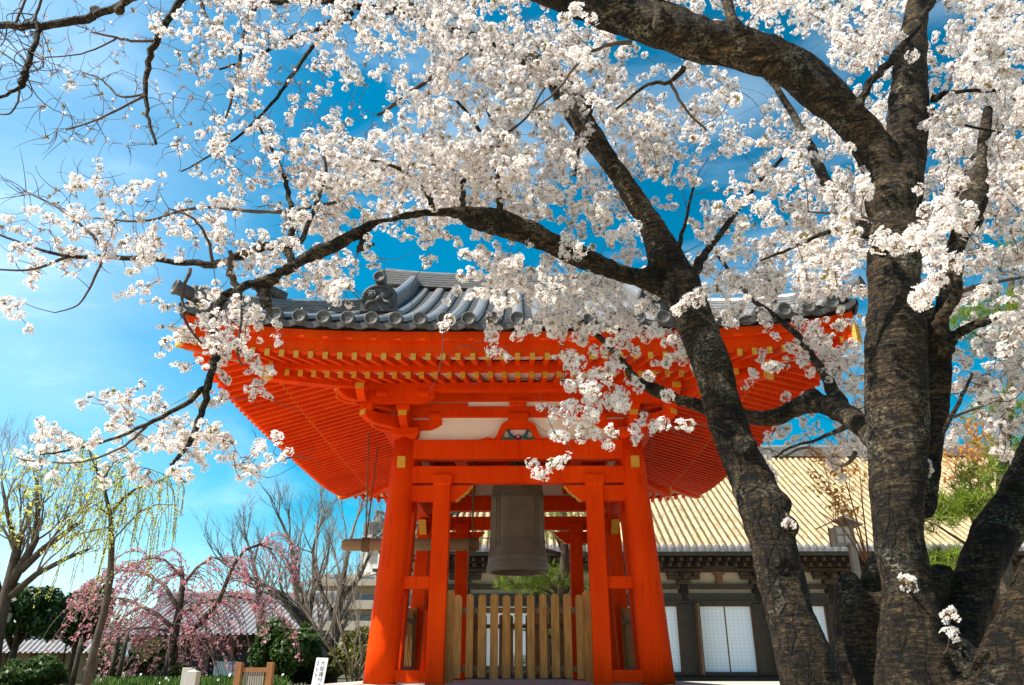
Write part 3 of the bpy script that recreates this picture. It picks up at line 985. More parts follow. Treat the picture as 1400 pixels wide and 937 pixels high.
# ------------------------------------------------------------------ striking log
p0, p1 = at(468, 745, 13.0), at(655, 749, 13.0)
LZ = p0[2]
log = thing('striking_log', 'horizontal wooden striking log slung on ropes beside the bell', 'log', (p0[0], 13.0, LZ))
b = MB()
xs = np.linspace(p0[0], p1[0], 14)
b.tube([(x, 13.0, LZ) for x in xs], [.088 if i == 0 else .100 for i in range(len(xs))], 20)
b.build('log_body', M['logwood'], log, bevel=.012)
for q in (500, 646):
    xr = at(q, 745, 13.0)[0]
    b = MB()
    for k in range(5):
        x = xr - .05 + .025 * k
        b.tube([(x, 13 + .108 * math.cos(a), LZ + .108 * math.sin(a)) for a in np.linspace(0, 2 * math.pi, 17)], .013, 6)
    if q == 500:
        for yy in (-.55, .55):
            top = np.array((xr, 13 + yy, 4.62))
            pts = [np.array((xr, 13 + .02 * np.sign(yy), LZ + .1)) * (1 - t) + top * t for t in np.linspace(0, 1, 12)]
            b.tube(pts, .012, 6)
            b.lathe([(.03, 0), (.045, .02), (.03, .04)], top - np.array((0, 0, .12)), 10, 0, axis=(1, .2, 0))
    else:
        for yy in (-.5, .5):
            b.tube([np.array((xr, 13.0, LZ + .1)) * (1 - t) + np.array((xr, 13 + yy, 4.4)) * t for t in np.linspace(0, 1, 10)], .010, 6)
        b.tube([(xr - .04, 12.9, LZ - .05), (xr - .05, 12.88, LZ - .3), (xr - .06, 12.88, LZ - .62)], .012, 6)
    b.build('sling_rope', M['rope'], log)


# ------------------------------------------------------------------ picket fences
def picket(mb, c, ax, wd, z0, z1, n, th=.028):
    pts = [(-wd / 2, z0), (wd / 2, z0), (wd / 2, z1 - .04), (wd * .36, z1 - .012), (0, z1), (-wd * .36, z1 - .012), (-wd / 2, z1 - .04)]
    mb.prism(pts, c, ax, (0, 0, 1), n, th)


def fence(label, c, ax, half, group):
    ax = np.asarray(ax, float); n = np.cross(ax, (0, 0, 1.))
    c = np.asarray(c, float)
    root = thing('picket_fence', label, 'fence', c, group)
    rng = random.Random(int(c[1] * 100 + c[0] * 10))
    k = max(2, int(round(2 * (half - .18) / .163)))
    for i in range(k + 1):
        u = -(half - .15) + 2 * (half - .15) * i / k
        b = MB(); picket(b, c + ax * u + n * .03, ax, .100 + rng.uniform(-.008, .008), .385 + rng.uniform(-.01, .01), 1.425 + rng.uniform(-.012, .012), n)
        b.build('picket', M['fencewood'], root)
    for s in (-1, 1):
        b = MB(); picket(b, c + ax * s * (half - .045), ax, .12, .33, 1.47, n, .05); b.build('end_board', M['fencewood'], root)
    for z in (1.22, .50):
        b = MB(); b.beam(c - ax * half + np.array((0, 0, z)), c + ax * half + np.array((0, 0, z)), .035, .07); b.build('rail', M['brownwood'], root)
    return root


G = 'weathered picket fences inside the bell tower'
fence('weathered picket fence across the tower front below the bell', (TX, TY - 2.10, 0), (1, 0, 0), .96, G)
fence('picket fence across the far side of the tower seen through the front pickets', (TX, TY + 2.10, 0), (-1, 0, 0), .96, G)
fence('shaded picket fence between the red posts below the striking log', (TX - 1.77, TY, 0), (0, -1, 0), .94, G)
fence('dark picket fence beside the red post nearest the long hall', (TX + 1.77, TY, 0), (0, 1, 0), .94, G)

# ------------------------------------------------------------------ long temple hall
HY, HX0 = 35.0, -6.7
hall = thing('temple_hall', 'long dark timber temple hall with a huge sunlit tile roof', 'temple hall', (8, HY, 0))
HZ = at(900, 749, HY)[2]
SL = math.tan(rad(33.5))
HX1 = 44.0
RD = 10.0
b = MB()
SP = .33
nrow = int((HX1 - HX0) / SP)


def hroof(t): return HZ + SL * t * (.93 + .007 * t)


def hcorner(x, t):     # eave upturn at the left corner
    return .45 * max(0, 1 - (x - HX0) / 5) ** 2.5 * max(0, 1 - t / 5)


for i in range(nrow):
    x = HX0 + (i + .5) * SP
    tm = min(RD, x - HX0 + .1)
    k = max(2, int(tm / .9))
    V, F = [], []
    prof = [(-SP / 2, 0), (-.108, 0), (-.10, .055), (-.055, .095), (0, .11), (.055, .095), (.10, .055), (.108, 0), (SP / 2, 0)]
    for j in range(k + 1):
        t = tm * j / k
        for a, h in prof: V.append((x + a, HY + t, hroof(t) + h + hcorner(x, t)))
    m9 = len(prof)
    fl = [(j * m9 + q, j * m9 + q + 1, (j + 1) * m9 + q + 1, (j + 1) * m9 + q) for j in range(k) for q in range(1, m9 - 2)]
    fp = [(j * m9 + q, j * m9 + q + 1, (j + 1) * m9 + q + 1, (j + 1) * m9 + q) for j in range(k) for q in (0, m9 - 2)]
    b.add(V, fl, 0, True)
    o = len(b.v) - len(V)
    for f in fp: b.f.append(tuple(q + o for q in f)); b.m.append(1); b.s.append(False)
for i in range(int(2 * RD / SP)):      # left hip slope
    y = HY + (i + .5) * SP
    tm = min(y - HY, 2 * RD - (y - HY)) + .1
    k = max(2, int(tm / .9)); V, F = [], []
    prof = [(-SP / 2, 0), (-.08, 0), (-.04, .105), (.04, .105), (.08, 0), (SP / 2, 0)]
    for j in range(k + 1):
        t = tm * j / k
        for a, h in prof: V.append((HX0 + t, y + a, hroof(t) + h + .45 * max(0, 1 - (y - HY) / 5) ** 2.5 * max(0, 1 - t / 5)))
    b.add(V, [(j * 6 + q, j * 6 + q + 1, (j + 1) * 6 + q + 1, (j + 1) * 6 + q) for j in range(k) for q in range(5)], 0, True)
b.build('tiled_roof', [M['halltile'], M['hallpan']], hall, fix=False)
b = MB()
for i in range(nrow):
    x = HX0 + (i + .5) * SP
    b.lathe([(.125, .12), (.125, -.03), (.10, -.04), (0, -.03)], (x, HY - .02, hroof(0) + .03 + hcorner(x, 0)), 10, 0, axis=(0, 1, 0))
for x0 in np.arange(HX0, HX1 - 2, 2.0):
    b.hexa([(x, y, hroof(0) + dz + hcorner(x, 0)) for dz in (-.16, .0) for (x, y) in ((x0, HY - .02), (x0 + 2, HY - .02), (x0 + 2, HY + .3), (x0, HY + .3))])
b.build('eave_end_tiles', M['greytile'], hall)
b = MB()
pth = [(HX0 + t, HY + t, hroof(t) + .12 + .45 * max(0, 1 - t / 5) ** 2.5) for t in np.linspace(-.1, RD, 16)]
b.sweep(layered(.5, .45, 4, .16), pth)
b.sweep(layered(.6, .55, 5, .2), [(HX0 + RD - .8, HY + RD, hroof(RD)), (HX1, HY + RD, hroof(RD))])
oni(b, (HX0 + .25, HY + .25, hroof(.3) + .5), (-1, -1, 0), .6, .9)
b.build('roof_ridge', M['tile_ridge'], hall)
WY = HY + 2.6
WX0 = HX0 + 2.6
b = MB()
for x0 in np.arange(HX0 + .2, HX1 - 4, 4.0):
    b.hexa([(x, y, hroof(0) + dz + hcorner(x, 0) + .12 * (y - HY)) for dz in (-.34, -.17) for (x, y) in ((x0, HY + .05), (x0 + 4, HY + .05), (x0 + 4, HY + 2.7), (x0, HY + 2.7))])
b.build('eave_boards', M['darkwood'], hall)
b, c = MB(), MB()
x = HX0 + .4
while x < 30:
    zc = hroof(0) + hcorner(x, 0)
    b.beam((x, HY + .35, zc - .44), (x, HY + 2.6, zc - .18), .13, .15)
    b.beam((x, HY + .9, zc - .62), (x, HY + 2.6, zc - .38), .13, .15)
    x += .42
b.build('eave_rafters', M['darkwood'], hall)
bay, X0 = 3.38, 7.55
PXS = [X0 + bay * k for k in range(-4, 8)]
WALLT = HZ - .2
dz = at(900, 829, WY)[2]; fz = at(900, 919, WY)[2]
zf = lambda y: at(900, y, WY)[2]
b = MB()
b.box((WX0, WY + .05, .25), (34, WY + .2, WALLT + .3))
b.box((WX0, WY + .2, .25), (WX0 + .15, WY + 14, WALLT + .3))
b.build('plaster_wall', mat('aged hall plaster', (0.36, 0.30, 0.21), .9, noise=(2, .3, .7), col2=(0.44, 0.37, 0.27)), hall)
b = MB()
for (ya, yb, th) in ((799, 806, .16), (812, 822, .2), (822, 829.5, .24), (919, 924, .2), (926, 934, .34), (775, 783, .3), (764, 772, .7)):
    b.box((WX0 - .2, WY - th, zf(yb)), (34, WY + .06, zf(ya)))
b.box((WX0, WY - .05, .0), (34, WY + .04, zf(919)))
b.build('timber_beams', M['darkwood'], hall)
for x in PXS:
    b = MB(); b.tube([(x, WY - .02, .0), (x, WY - .02, zf(800))], .23, 14); b.build('timber_post', M['darkwood'], hall)
    b = MB()
    zb = zf(800)
    b.box((x - .3, WY - .4, zb), (x + .3, WY + .1, zb + .22))
    b.box((x - .75, WY - .36, zb + .22), (x + .75, WY - .1, zb + .40))
    b.box((x - .12, WY - .9, zb + .22), (x + .12, WY - .1, zb + .42))
    for k in (-.62, 0, .62): b.box((x + k - .15, WY - .42, zb + .40), (x + k + .15, WY - .05, zb + .58))
    b.box((x - .95, WY - .4, zb + .58), (x + .95, WY - .1, zb + .72))
    b.build('bracket_set', M['darkwood'], hall, bevel=.03)
    b = MB(); b.box((x + bay / 2 - .14, WY - .16, zf(799)), (x + bay / 2 + .14, WY + .04, zf(783)))
    b.box((x + bay / 2 - .25, WY - .2, zf(786)), (x + bay / 2 + .25, WY + .03, zf(782)))
    b.build('frieze_strut', M['brownwood'], hall)
    xa, xb = x + .62, x + 2.98
    b = MB(); b.box((xa, WY - .02, fz), (xb, WY + .02, dz)); o = b.build('shoji_window', M['shoji'], hall)
    b = MB()
    b.box(((xa + xb) / 2 - .025, WY - .05, fz), ((xa + xb) / 2 + .025, WY - .021, dz))
    for xx in (xa - .1, xb): b.box((xx, WY - .10, fz), (xx + .1, WY - .021, dz))
    b.build('window_frame', M['brownwood'], o)
    b = MB(); b.box((xb + .05, WY - .34, fz - .12), (xb + 1.02, WY - .26, dz + .08)); o = b.build('door_leaf', M['darkwood'], hall, bevel=.02)
    b = MB(); b.box((xa - .24, WY - .95, fz - .12), (xa - .16, WY - .1, dz + .08)); b.build('door_leaf', M['brownwood'], hall, bevel=.02)
# red lamp bracket on hall front is too small to show

# ------------------------------------------------------------------ wooden lantern post
LY = 13.0
lp = at(1167, 760, LY)
lant = thing('lantern_post', 'silvered wooden lamp post with a roofed paper lantern before the hall', 'lantern', (lp[0], LY, 0))
zt = at(1167, 704, LY)[2]
b = MB(); b.box((lp[0] - .055, LY - .055, 0), (lp[0] + .055, LY + .055, zt)); b.build('post', M['greywood'], lant, bevel=.008)
bx = at(1149, 730, LY)[0]
za, zb = at(1149, 745, LY)[2], at(1149, 722, LY)[2]
b = MB(); b.box((bx - .13, LY - .13, za), (bx + .13, LY + .13, zb)); o = b.build('paper_box', M['paper'], lant)
b = MB()
for sx in (-1, 1):
    for sy in (-1, 1): b.box((bx + sx * .13 - .014, LY + sy * .13 - .014, za - .02), (bx + sx * .13 + .014, LY + sy * .13 + .014, zb + .02))
for z in (za, (za + zb) / 2, zb):
    for sy in (-1, 1): b.box((bx - .14, LY + sy * .135 - .008, z - .012), (bx + .14, LY + sy * .135 + .008, z + .012))
b.box((bx - .01, LY - .144, za), (bx + .01, LY - .13, zb))
b.build('lattice_frame', M['greywood'], o)
b = MB()
for s in (-1, 1):
    b.beam((bx - .02 * s, LY, zb + .155), (bx + s * .30, LY, zb + .02), .50, .02, up=(0, 0, 1))
b.beam((bx, LY, zb + .06), (lp[0], LY, zb + .06), .05, .05)
b.build('lantern_roof', M['greywood'], lant)


# ------------------------------------------------------------------ foliage helpers
def leaf_cloud(rng, blobs, n, size, aspect=.55, hollow=.55):
    """n leaf quads spread through lumpy blobs [(centre, radii)]; more of them towards the outside."""
    w = np.array([r[0] * r[1] * r[2] for _, r in blobs]) ** .7; w /= w.sum()
    idx = rng.choice(len(blobs), n, p=w)
    C = np.array([c for c, _ in blobs])[idx]; R = np.array([r for _, r in blobs])[idx]
    d = rng.normal(size=(n, 3)); d /= np.linalg.norm(d, axis=1)[:, None]
    ph = np.sin(d[:, 0] * 5 + idx) * np.sin(d[:, 1] * 6 + idx * 2) * np.sin(d[:, 2] * 5.5 + 1)
    rr = (hollow + (1 - hollow) * rng.random(n) ** .6) * (1 + .22 * ph)
    P = C + d * R * rr[:, None]
    nrm = d + rng.normal(size=(n, 3)) * .8 + np.array([0, 0, .4]); nrm /= np.linalg.norm(nrm, axis=1)[:, None]
    a = np.cross(nrm, rng.normal(size=(n, 3))); a /= np.linalg.norm(a, axis=1)[:, None]
    c = np.cross(nrm, a)
    s = size * rng.uniform(.6, 1.3, n)[:, None]
    V = np.stack([P - a * s, P + c * s * aspect + nrm * s * .12, P + a * s, P - c * s * aspect + nrm * s * .12], 1).reshape(-1, 3)
    return V, np.arange(4 * n).reshape(-1, 4)


def branch_out(rng, p, d, L, r, level, out, maxlevel, spread=.55, up=.15, kids=(3, 5), wig=.12, shrink=.62, tips=None):
    k = 5
    pts = [np.array(p, float)]; dd = norm(d)
    for i in range(k):
        dd = norm(dd + rng.normal(size=3) * wig + np.array((0, 0, up * .3)))
        pts.append(pts[-1] + dd * L / k)
    rs = [r * (1 - .5 * i / k) for i in range(k + 1)]
    out.append((pts, rs, level))
    if level >= maxlevel:
        if tips is not None: tips.append((pts[-1], dd))
        return
    for j in range(rng.integers(kids[0], kids[1] + 1)):
        t = rng.uniform(.35, 1) if level else rng.uniform(.5, 1)
        q = min(k - 1, int(t * k)); b0 = pts[q] + (pts[q + 1] - pts[q]) * (t * k - q if t < 1 else 1)
        nd = norm(dd + rng.normal(size=3) * spread + np.array((0, 0, up)))
        branch_out(rng, b0, nd, L * shrink * rng.uniform(.75, 1.2), max(.003, r * .55 * (1 - .3 * t)), level + 1, out, maxlevel, spread, up, kids, wig, shrink, tips)


def tubes(name, out, material, parent, lv=(0, 99), sides=(8, 6, 4, 3, 3, 3, 3), kind=None):
    b = MB()
    for pts, rs, l in out:
        if lv[0] <= l <= lv[1]: b.tube(pts, rs, sides[l], 0, cap=l < 2)
    return b.build(name, material, parent, fix=False, kind=kind)


def bush(name, label, cat, c, radii, n, size, material, seed, group=None, trunk=True, lumps=16):
    rng = np.random.default_rng(seed)
    c = np.asarray(c, float); radii = np.asarray(radii, float)
    root = thing(name, label, cat, (c[0], c[1], 0), group)
    blobs = [(c, radii * .55)]
    for k in range(lumps):
        d = rng.normal(size=3); d /= np.linalg.norm(d); d[2] = abs(d[2]) * .9 - .25
        blobs.append((c + d * radii * rng.uniform(.5, .85), radii * rng.uniform(.2, .42)))
    V, F = leaf_cloud(rng, blobs, n, size)
    V[:, 2] = np.maximum(V[:, 2], .02)
    np_mesh('foliage', V, F, [material], parent=root)
    if trunk:
        b = MB()
        b.tube([(c[0], c[1], 0), (c[0] + .05, c[1], c[2] * .6), (c[0] - .05, c[1], c[2])], [radii[0] * .09, radii[0] * .07, radii[0] * .04], 8)
        for k in range(5):
            a = k * 1.3
            b.tube([(c[0], c[1], c[2] * .5), c + np.array((math.cos(a), math.sin(a), .3)) * radii * .6], [radii[0] * .05, radii[0] * .015], 5)
        b.build('trunk', M['barkgrey'], root)
    return root


# ------------------------------------------------------------------ buildings and things at the far left
def tiled_slope(mb, x0, x1, y0, z0, y1, z1, sp, r, mi=0):
    k = int((x1 - x0) / sp)
    for i in range(k):
        x = x0 + (i + .5) * sp
        V, F = [], []
        pr_ = [(-sp / 2, 0), (-r, 0), (-r * .6, r), (r * .6, r), (r, 0), (sp / 2, 0)]
        for (y, z) in ((y0, z0), (y0 * .5 + y1 * .5, z0 * .52 + z1 * .48), (y1, z1)):
            for a, h in pr_: V.append((x + a, y, z + h))
        mb.add(V, [(j * 6 + q, j * 6 + q + 1, j * 6 + 7 + q, j * 6 + 6 + q) for j in range(2) for q in range(5)], mi, True)


SY = 42.0
store = thing('temple_outbuilding', 'low dark wooden outbuilding with a grey tiled roof behind the pink weeping tree', 'building', (-14, SY, 0))
xa, xb = at(150, 868, SY)[0], at(436, 868, SY)[0]
ze, zr = at(330, 868, SY)[2], at(330, 824, SY + 5)[2]
b = MB(); tiled_slope(b, xa, xb, SY, ze, SY + 5, zr, .30, .085)
b.sweep(layered(.5, .5, 3, .15), [(xa, SY + 5, zr), (xb, SY + 5, zr)]); b.build('tiled_roof', M['greytile'], store, fix=False)
b = MB(); b.box((xa + .6, SY + 1.2, 0), (xb - .6, SY + 6, ze + .35)); b.build('timber_wall', M['darkwood'], store)
b = MB()
for k in range(8):
    x = xa + 1 + (xb - xa - 2) * k / 7
    b.box((x - .12, SY + 1.05, 0), (x + .12, SY + 1.19, ze + .3))
b.box((xa + .6, SY + 1.0, 1.55), (xb - .6, SY + 1.15, 1.75))
b.build('wall_posts', M['brownwood'], store)
b = MB(); x0, x1 = at(282, 920, SY)[0], at(315, 920, SY)[0]; b.box((x0, SY + .95, 0), (x1, SY + 1.04, .85)); b.build('pale_skirting', M['plaster'], store)

WYL = 30.0
wall = thing('boundary_wall', 'tan earthen boundary wall with a small tiled coping at the left edge', 'wall', (-19, WYL, 0))
xa, xb = at(-40, 900, WYL)[0], at(118, 900, WYL)[0]
zt = at(60, 893, WYL)[2]; zr = at(60, 872, WYL + .6)[2]
b = MB(); b.box((xa, WYL + .3, 0), (xb, WYL + .9, zt)); b.build('earthen_wall', M['tanwall'], wall)
b = MB(); tiled_slope(b, xa - .1, xb + .2, WYL - .1, zt, WYL + .6, zr, .2, .055); b.sweep(layered(.3, .2, 2, .1), [(xa, WYL + .6, zr), (xb + .2, WYL + .6, zr)]); b.build('tiled_coping', M['greytile'], wall, fix=False)
b = MB()
for k in range(5): b.box((xa + (xb - xa) * k / 4 - .1, WYL + .2, 0), (xa + (xb - xa) * k / 4 + .1, WYL + .29, zt))
b.build('wall_posts', M['brownwood'], wall)

AY = 75.0
apt = thing('apartment_building', 'tan apartment block with balconies rising beyond the bare trees', 'building', (-19, AY, 0))
P = lambda x, y: at(x, y, AY)
xa, xb = P(426, 800)[0], P(560, 800)[0]
b = MB(); b.box((xa, AY + 1.6, 0), (xb, AY + 12, P(430, 783)[2])); b.build('facade', M['concrete'], apt)
for yt, yb in ((783, 797), (806, 829), (833, 858), (862, 886)):
    zt_, zb_ = P(430, yt)[2], P(430, yb)[2]
    h = zt_ - zb_
    b = MB(); b.box((xa - .3, AY, zb_ - .25), (xb, AY + 1.59, zb_)); b.box((xa - .3, AY, zb_), (xa, AY + 1.59, zb_ + h * .5)); b.box((xa, AY, zb_), (xb, AY + .12, zb_ + h * .36)); o = b.build('balcony', M['concrete'], apt)
    for k in range(4):
        x = xa + 1.2 + k * 2.6
        b = MB(); b.box((x, AY + 1.53, zb_ + .2), (x + 1.7, AY + 1.588, zb_ + h * .75)); b.build('window', M['glass'], apt)
b = MB(); x0, x1 = P(489, 740)[0], P(522, 740)[0]; b.box((x0, AY + 2, 0), (x1, AY + 8, P(500, 727)[2])); b.box((x0 - .4, AY + 1.6, P(500, 783)[2]), (x1 + 3, AY + 9, P(500, 779)[2])); b.build('stair_tower', M['whitewall'], apt)
b = MB(); b.box((x0 + .8, AY + 1.94, P(500, 765)[2]), (x1 - .8, AY + 1.995, P(500, 735)[2])); b.build('stair_louvre', M['greywood'], apt)


def build_sign():
    Y = 10.6
    p = at(430, 937, Y)
    root = thing('notice_board', 'leaning white notice board with a vertical line of black characters', 'sign', (p[0], Y, 0))
    zt_ = at(431, 899, Y)[2]
    tilt = .10
    b = MB()
    O = np.array((p[0], Y, 0)); ax = norm((1, 0, -tilt * .4)); up = norm((tilt, .06, 1))
    hgt = zt_ + .0
    b.prism([(-.075, .02), (.075, .02), (.075, hgt), (-.075, hgt)], O, ax, up, np.cross(ax, up), .02)
    b.build('board', M['signwhite'], root)
    chars = "大屋護付す小"
    for k in range(9):                                               # a faint second column, too small to read in the photo
        if k in (3, 6): continue
        b = MB(); c = O + ax * -.045 + up * (hgt - .04 - k * .022)
        n_ = norm(np.cross(ax, up))
        b.prism([(-.006, -.006), (.007, -.007), (.004, .007), (-.005, .005)], c + n_ * .0125, ax, up, n_, .003); b.build('small_mark', M['blue'], root)
    for (txt, size, off, z_top, gap) in ((chars, .062, .02, hgt - .035, .0655),):
        for i, ch in enumerate(txt):
            cu = bpy.data.curves.new('character', 'FONT'); cu.body = ch; cu.size = size; cu.align_x = 'CENTER'; cu.align_y = 'TOP'
            t = bpy.data.objects.new('character_curve', cu); COL.objects.link(t)
            dg = bpy.context.evaluated_depsgraph_get()
            me = bpy.data.meshes.new_from_object(t.evaluated_get(dg))
            bpy.data.objects.remove(t)
            n_ = norm(np.cross(ax, up))
            R = Matrix((tuple(ax), tuple(up), tuple(n_))).transposed().to_4x4()
            pos = O + ax * off + up * (z_top - i * gap) + n_ * .013 - np.array(root.location)
            me.transform(Matrix.Translation(pos) @ R)
            me.materials.clear(); me.materials.append(M['ink'])
            o = bpy.data.objects.new('character', me); COL.objects.link(o); o.parent = root
    b = MB()
    b.beam(O + up * .02 + np.array((0, .03, -.02)), O + up * (hgt - .1) + np.array((0, .03, 0)), .03, .03); b.build('stake', M['greywood'], root)


build_sign()

# small timber rack, stone post, lamp, paper, hedges, flower bed
Y = 15.5
p = at(345, 930, Y)
rack = thing('timber_gate', 'low brown timber gate frame with slats before the outbuilding', 'gate', (p[0], Y, 0))
xl, xr = at(325, 930, Y)[0], at(368, 930, Y)[0]
zt = at(345, 908, Y)[2]
for x in (xl, xr):
    b = MB(); b.box((x - .06, Y - .06, 0), (x + .06, Y + .06, zt + .03)); b.build('gate_post', M['palewood'], rack, bevel=.008)
b = MB()
for z in (zt - .1, .12): b.box((xl + .06, Y - .03, z - .04), (xr - .06, Y + .03, z + .04))
b.build('cross_rail', M['palewood'], rack)
b = MB()
for k in range(9):
    x = xl + .12 + (xr - xl - .24) * k / 8
    b.box((x - .014, Y - .012, .16), (x + .014, Y + .012, zt - .14))
b.build('slats', M['greywood'], rack)
Y = 15.0
p = at(263, 930, Y)
sp_ = thing('stone_marker', 'short square granite marker post near the flower bed', 'stone post', (p[0], Y, 0))
b = MB(); zt = at(263, 919, Y)[2]
b.box((p[0] - .10, Y - .10, 0), (p[0] + .10, Y + .10, zt)); b.add([(p[0] - .10, Y - .10, zt), (p[0] + .10, Y - .10, zt), (p[0] + .10, Y + .10, zt), (p[0] - .10, Y + .10, zt), (p[0], Y, zt + .05)], [(0, 1, 4), (1, 2, 4), (2, 3, 4), (3, 0, 4)])
b.build('stone_shaft', M['granite'], sp_, bevel=.01)
b = MB(); p2 = at(259, 913, Y + .6); b.box((p2[0] - .09, Y + .5, 0), (p2[0] + .09, Y + .7, p2[2])); tag(b.build('stone_block', M['granite'], bevel=.01), 'taller grey stone block just behind the square granite marker', 'stone')
Y = 24.0
p = at(3, 850, Y)
lamp = thing('street_lamp', 'dark street lamp with a glass lantern head at the left edge', 'lamp', (p[0], Y, 0))
b = MB(); b.tube([(p[0], Y, 0), (p[0], Y, p[2])], .06, 8); b.build('pole', M['iron'], lamp)
zl = at(3, 851, Y)[2]; zh = at(3, 838, Y)[2]
b = MB(); b.hexa([(p[0] + s * q, Y + t * q, z) for z, q in ((zl, .12), (zh, .17)) for s, t in ((-1, -1), (1, -1), (1, 1), (-1, 1))]); b.build('glass_head', M['paper'], lamp)
b = MB(); b.lathe([(.26, 0), (.2, .08), (.05, .16), (0, .2)], (p[0], Y, zh + .003), 12); b.build('lamp_cap', M['iron'], lamp)
Y = 20.0
p = at(172, 888, Y)
b = MB()
nx, ny = 5, 9
V = [(p[0] + (i - 2) * .042 + .02 * math.sin(j), Y + .03 * math.sin(i * 1.3 + j), p[2] + (4 - j) * .042) for j in range(ny) for i in range(nx)]
b.add(V, [(j * nx + i, j * nx + i + 1, (j + 1) * nx + i + 1, (j + 1) * nx + i) for j in range(ny - 1) for i in range(nx - 1)], 0, True)
paper = thing('paper_banner', 'small white paper banner hanging under the pink weeping tree', 'banner', (p[0], Y, p[2] + .35))
b.build('sheet', M['signwhite'], paper)
b = MB(); b.tube([(p[0], Y, p[2] + .34), (p[0] + .02, Y, p[2] + .9)], .008, 5); b.build('string', M['rope'], paper)

rng = np.random.default_rng(5)
V, F, mi = [], [], []
n = 9000
x = rng.uniform(at(150, 930, 19)[0], at(330, 930, 19)[0], n); y = rng.uniform(18, 23, n)
h = rng.uniform(.12, .36, n); a = rng.uniform(0, 6.28, n); ln = rng.normal(size=(n, 2)) * .08
w = .018
z0_ = np.zeros(n)
P0 = np.stack([x - w * np.cos(a), y - w * np.sin(a), z0_], 1); P1 = np.stack([x + w * np.cos(a), y + w * np.sin(a), z0_], 1)
P2 = np.stack([x + ln[:, 0] + w * .3, y + ln[:, 1], h], 1); P3 = np.stack([x + ln[:, 0] - w * .3, y + ln[:, 1], h], 1)
V = np.stack([P0, P1, P2, P3], 1).reshape(-1, 3)
fl = rng.random(n) < .008
k = int(fl.sum()); C = np.stack([x[fl], y[fl], h[fl] + .03], 1); s = .022
V2 = np.stack([C + (-s, 0, -s), C + (s, 0, -s), C + (s, .02, s), C + (-s, .02, s)], 1).reshape(-1, 3)
Vt = np.concatenate([V, V2]); Ft = np.arange(len(Vt)).reshape(-1, 4)
o = np_mesh('flower_bed_grass', Vt, Ft, [M['grass'], M['whiteflower']], np.concatenate([np.zeros(n), np.ones(k)]), kind='stuff')
tag(o, 'bed of green leaves with small white flowers below the pink tree', 'flower bed')

bush('clipped_bush', 'round clipped green bush before the tan wall', 'bush', (at(42, 930, 20)[0], 20, .35), (.85, .8, .62), 9000, .05, M['leaf_mid'], 11, trunk=False)
bush('clipped_hedge', 'small square clipped hedge right of the flower bed', 'hedge', (at(246, 932, 20)[0], 20, .3), (.3, .3, .40), 2500, .04, M['leaf_olive'], 12, trunk=False)
bush('camellia_bush', 'glossy green camellia bush with a few white blooms beside the outbuilding', 'bush', (at(386, 888, 24)[0], 24, at(386, 893, 24)[2]), (1.15, 1.0, 1.35), 16000, .075, M['leaf_mid'], 13)
bush('evergreen_tree', 'dark evergreen tree in front of the boundary wall', 'tree', (at(28, 845, 25)[0], 25, at(30, 842, 25)[2]), (1.4, 1.1, 1.15), 5200, .10, M['leaf_dark'], 14, 'evergreen trees at the far left')
bush('evergreen_tree', 'taller blue-green evergreen tree beside the slender willow trunk', 'tree', (at(112, 835, 28)[0], 28, at(112, 845, 28)[2]), (1.2, 1.0, 1.75), 5200, .10, M['leaf_dark'], 15, 'evergreen trees at the far left')
bush('olive_bush', 'straggly olive green bush behind the leftmost red post', 'bush', (at(490, 900, 24)[0], 24, at(490, 897, 24)[2]), (1.0, .8, 1.1), 4200, .07, M['leaf_olive'], 16)
bush('broadleaf_shrub', 'dense dark shrub between the tan wall and the pink weeping tree', 'bush', (at(150, 900, 33)[0], 33, .8), (1.5, 1.0, 1.1), 5200, .10, M['leaf_mid'], 18, trunk=False)
bush('broadleaf_shrub', 'dense olive shrub at the left end of the dark outbuilding', 'bush', (at(200, 895, 35)[0], 35, .9), (1.4, 1.0, 1.2), 5200, .10, M['leaf_olive'], 19, trunk=False)
bush('low_bush', 'low dark bush at the foot of the bare trees', 'bush', (at(420, 925, 25)[0], 25, .5), (1.6, .8, .8), 7000, .07, M['leaf_dark'], 17, trunk=False)


# camellia blooms
def px_pts(lst, Y):
    return [at(x, y, Y) for x, y in lst]


# bare trees
def bare_tree(label, base_px, Y, limbs, seed, maxlevel, group, spread=.42, r0=.2, tint='bare'):
    rng = np.random.default_rng(seed)
    b0 = at(base_px[0], base_px[1], Y); b0[2] = 0
    root = thing('bare_tree', label, 'tree', b0, group)
    out = []
    for (pts, rb, re) in limbs:
        P = [at(x, y, Y + dy) for x, y, dy in pts]
        if pts[0][1] > 925: P[0][2] = 0
        rs = np.linspace(rb, re, len(P)); out.append((P, list(rs), 0))
        for i in range(1, len(P)):
            for k in range(2):
                d = norm(norm(P[i] - P[i - 1]) + rng.normal(size=3) * .45 + np.array((0, 0, .25)))
                branch_out(rng, P[i - 1] + (P[i] - P[i - 1]) * rng.uniform(.3, 1), d, rng.uniform(.9, 1.7), rs[i] * .5, 1, out, maxlevel, spread, .22, (3, 4), .10, .66)
        branch_out(rng, P[-1], norm(P[-1] - P[-2]), 1.5, re, 1, out, maxlevel, spread, .22, (4, 5), .1, .68)
    tubes('trunk', out, M['barkgrey'], root, (0, 0))
    tubes('branches', out, M[tint], root, (1, 9))
    return root


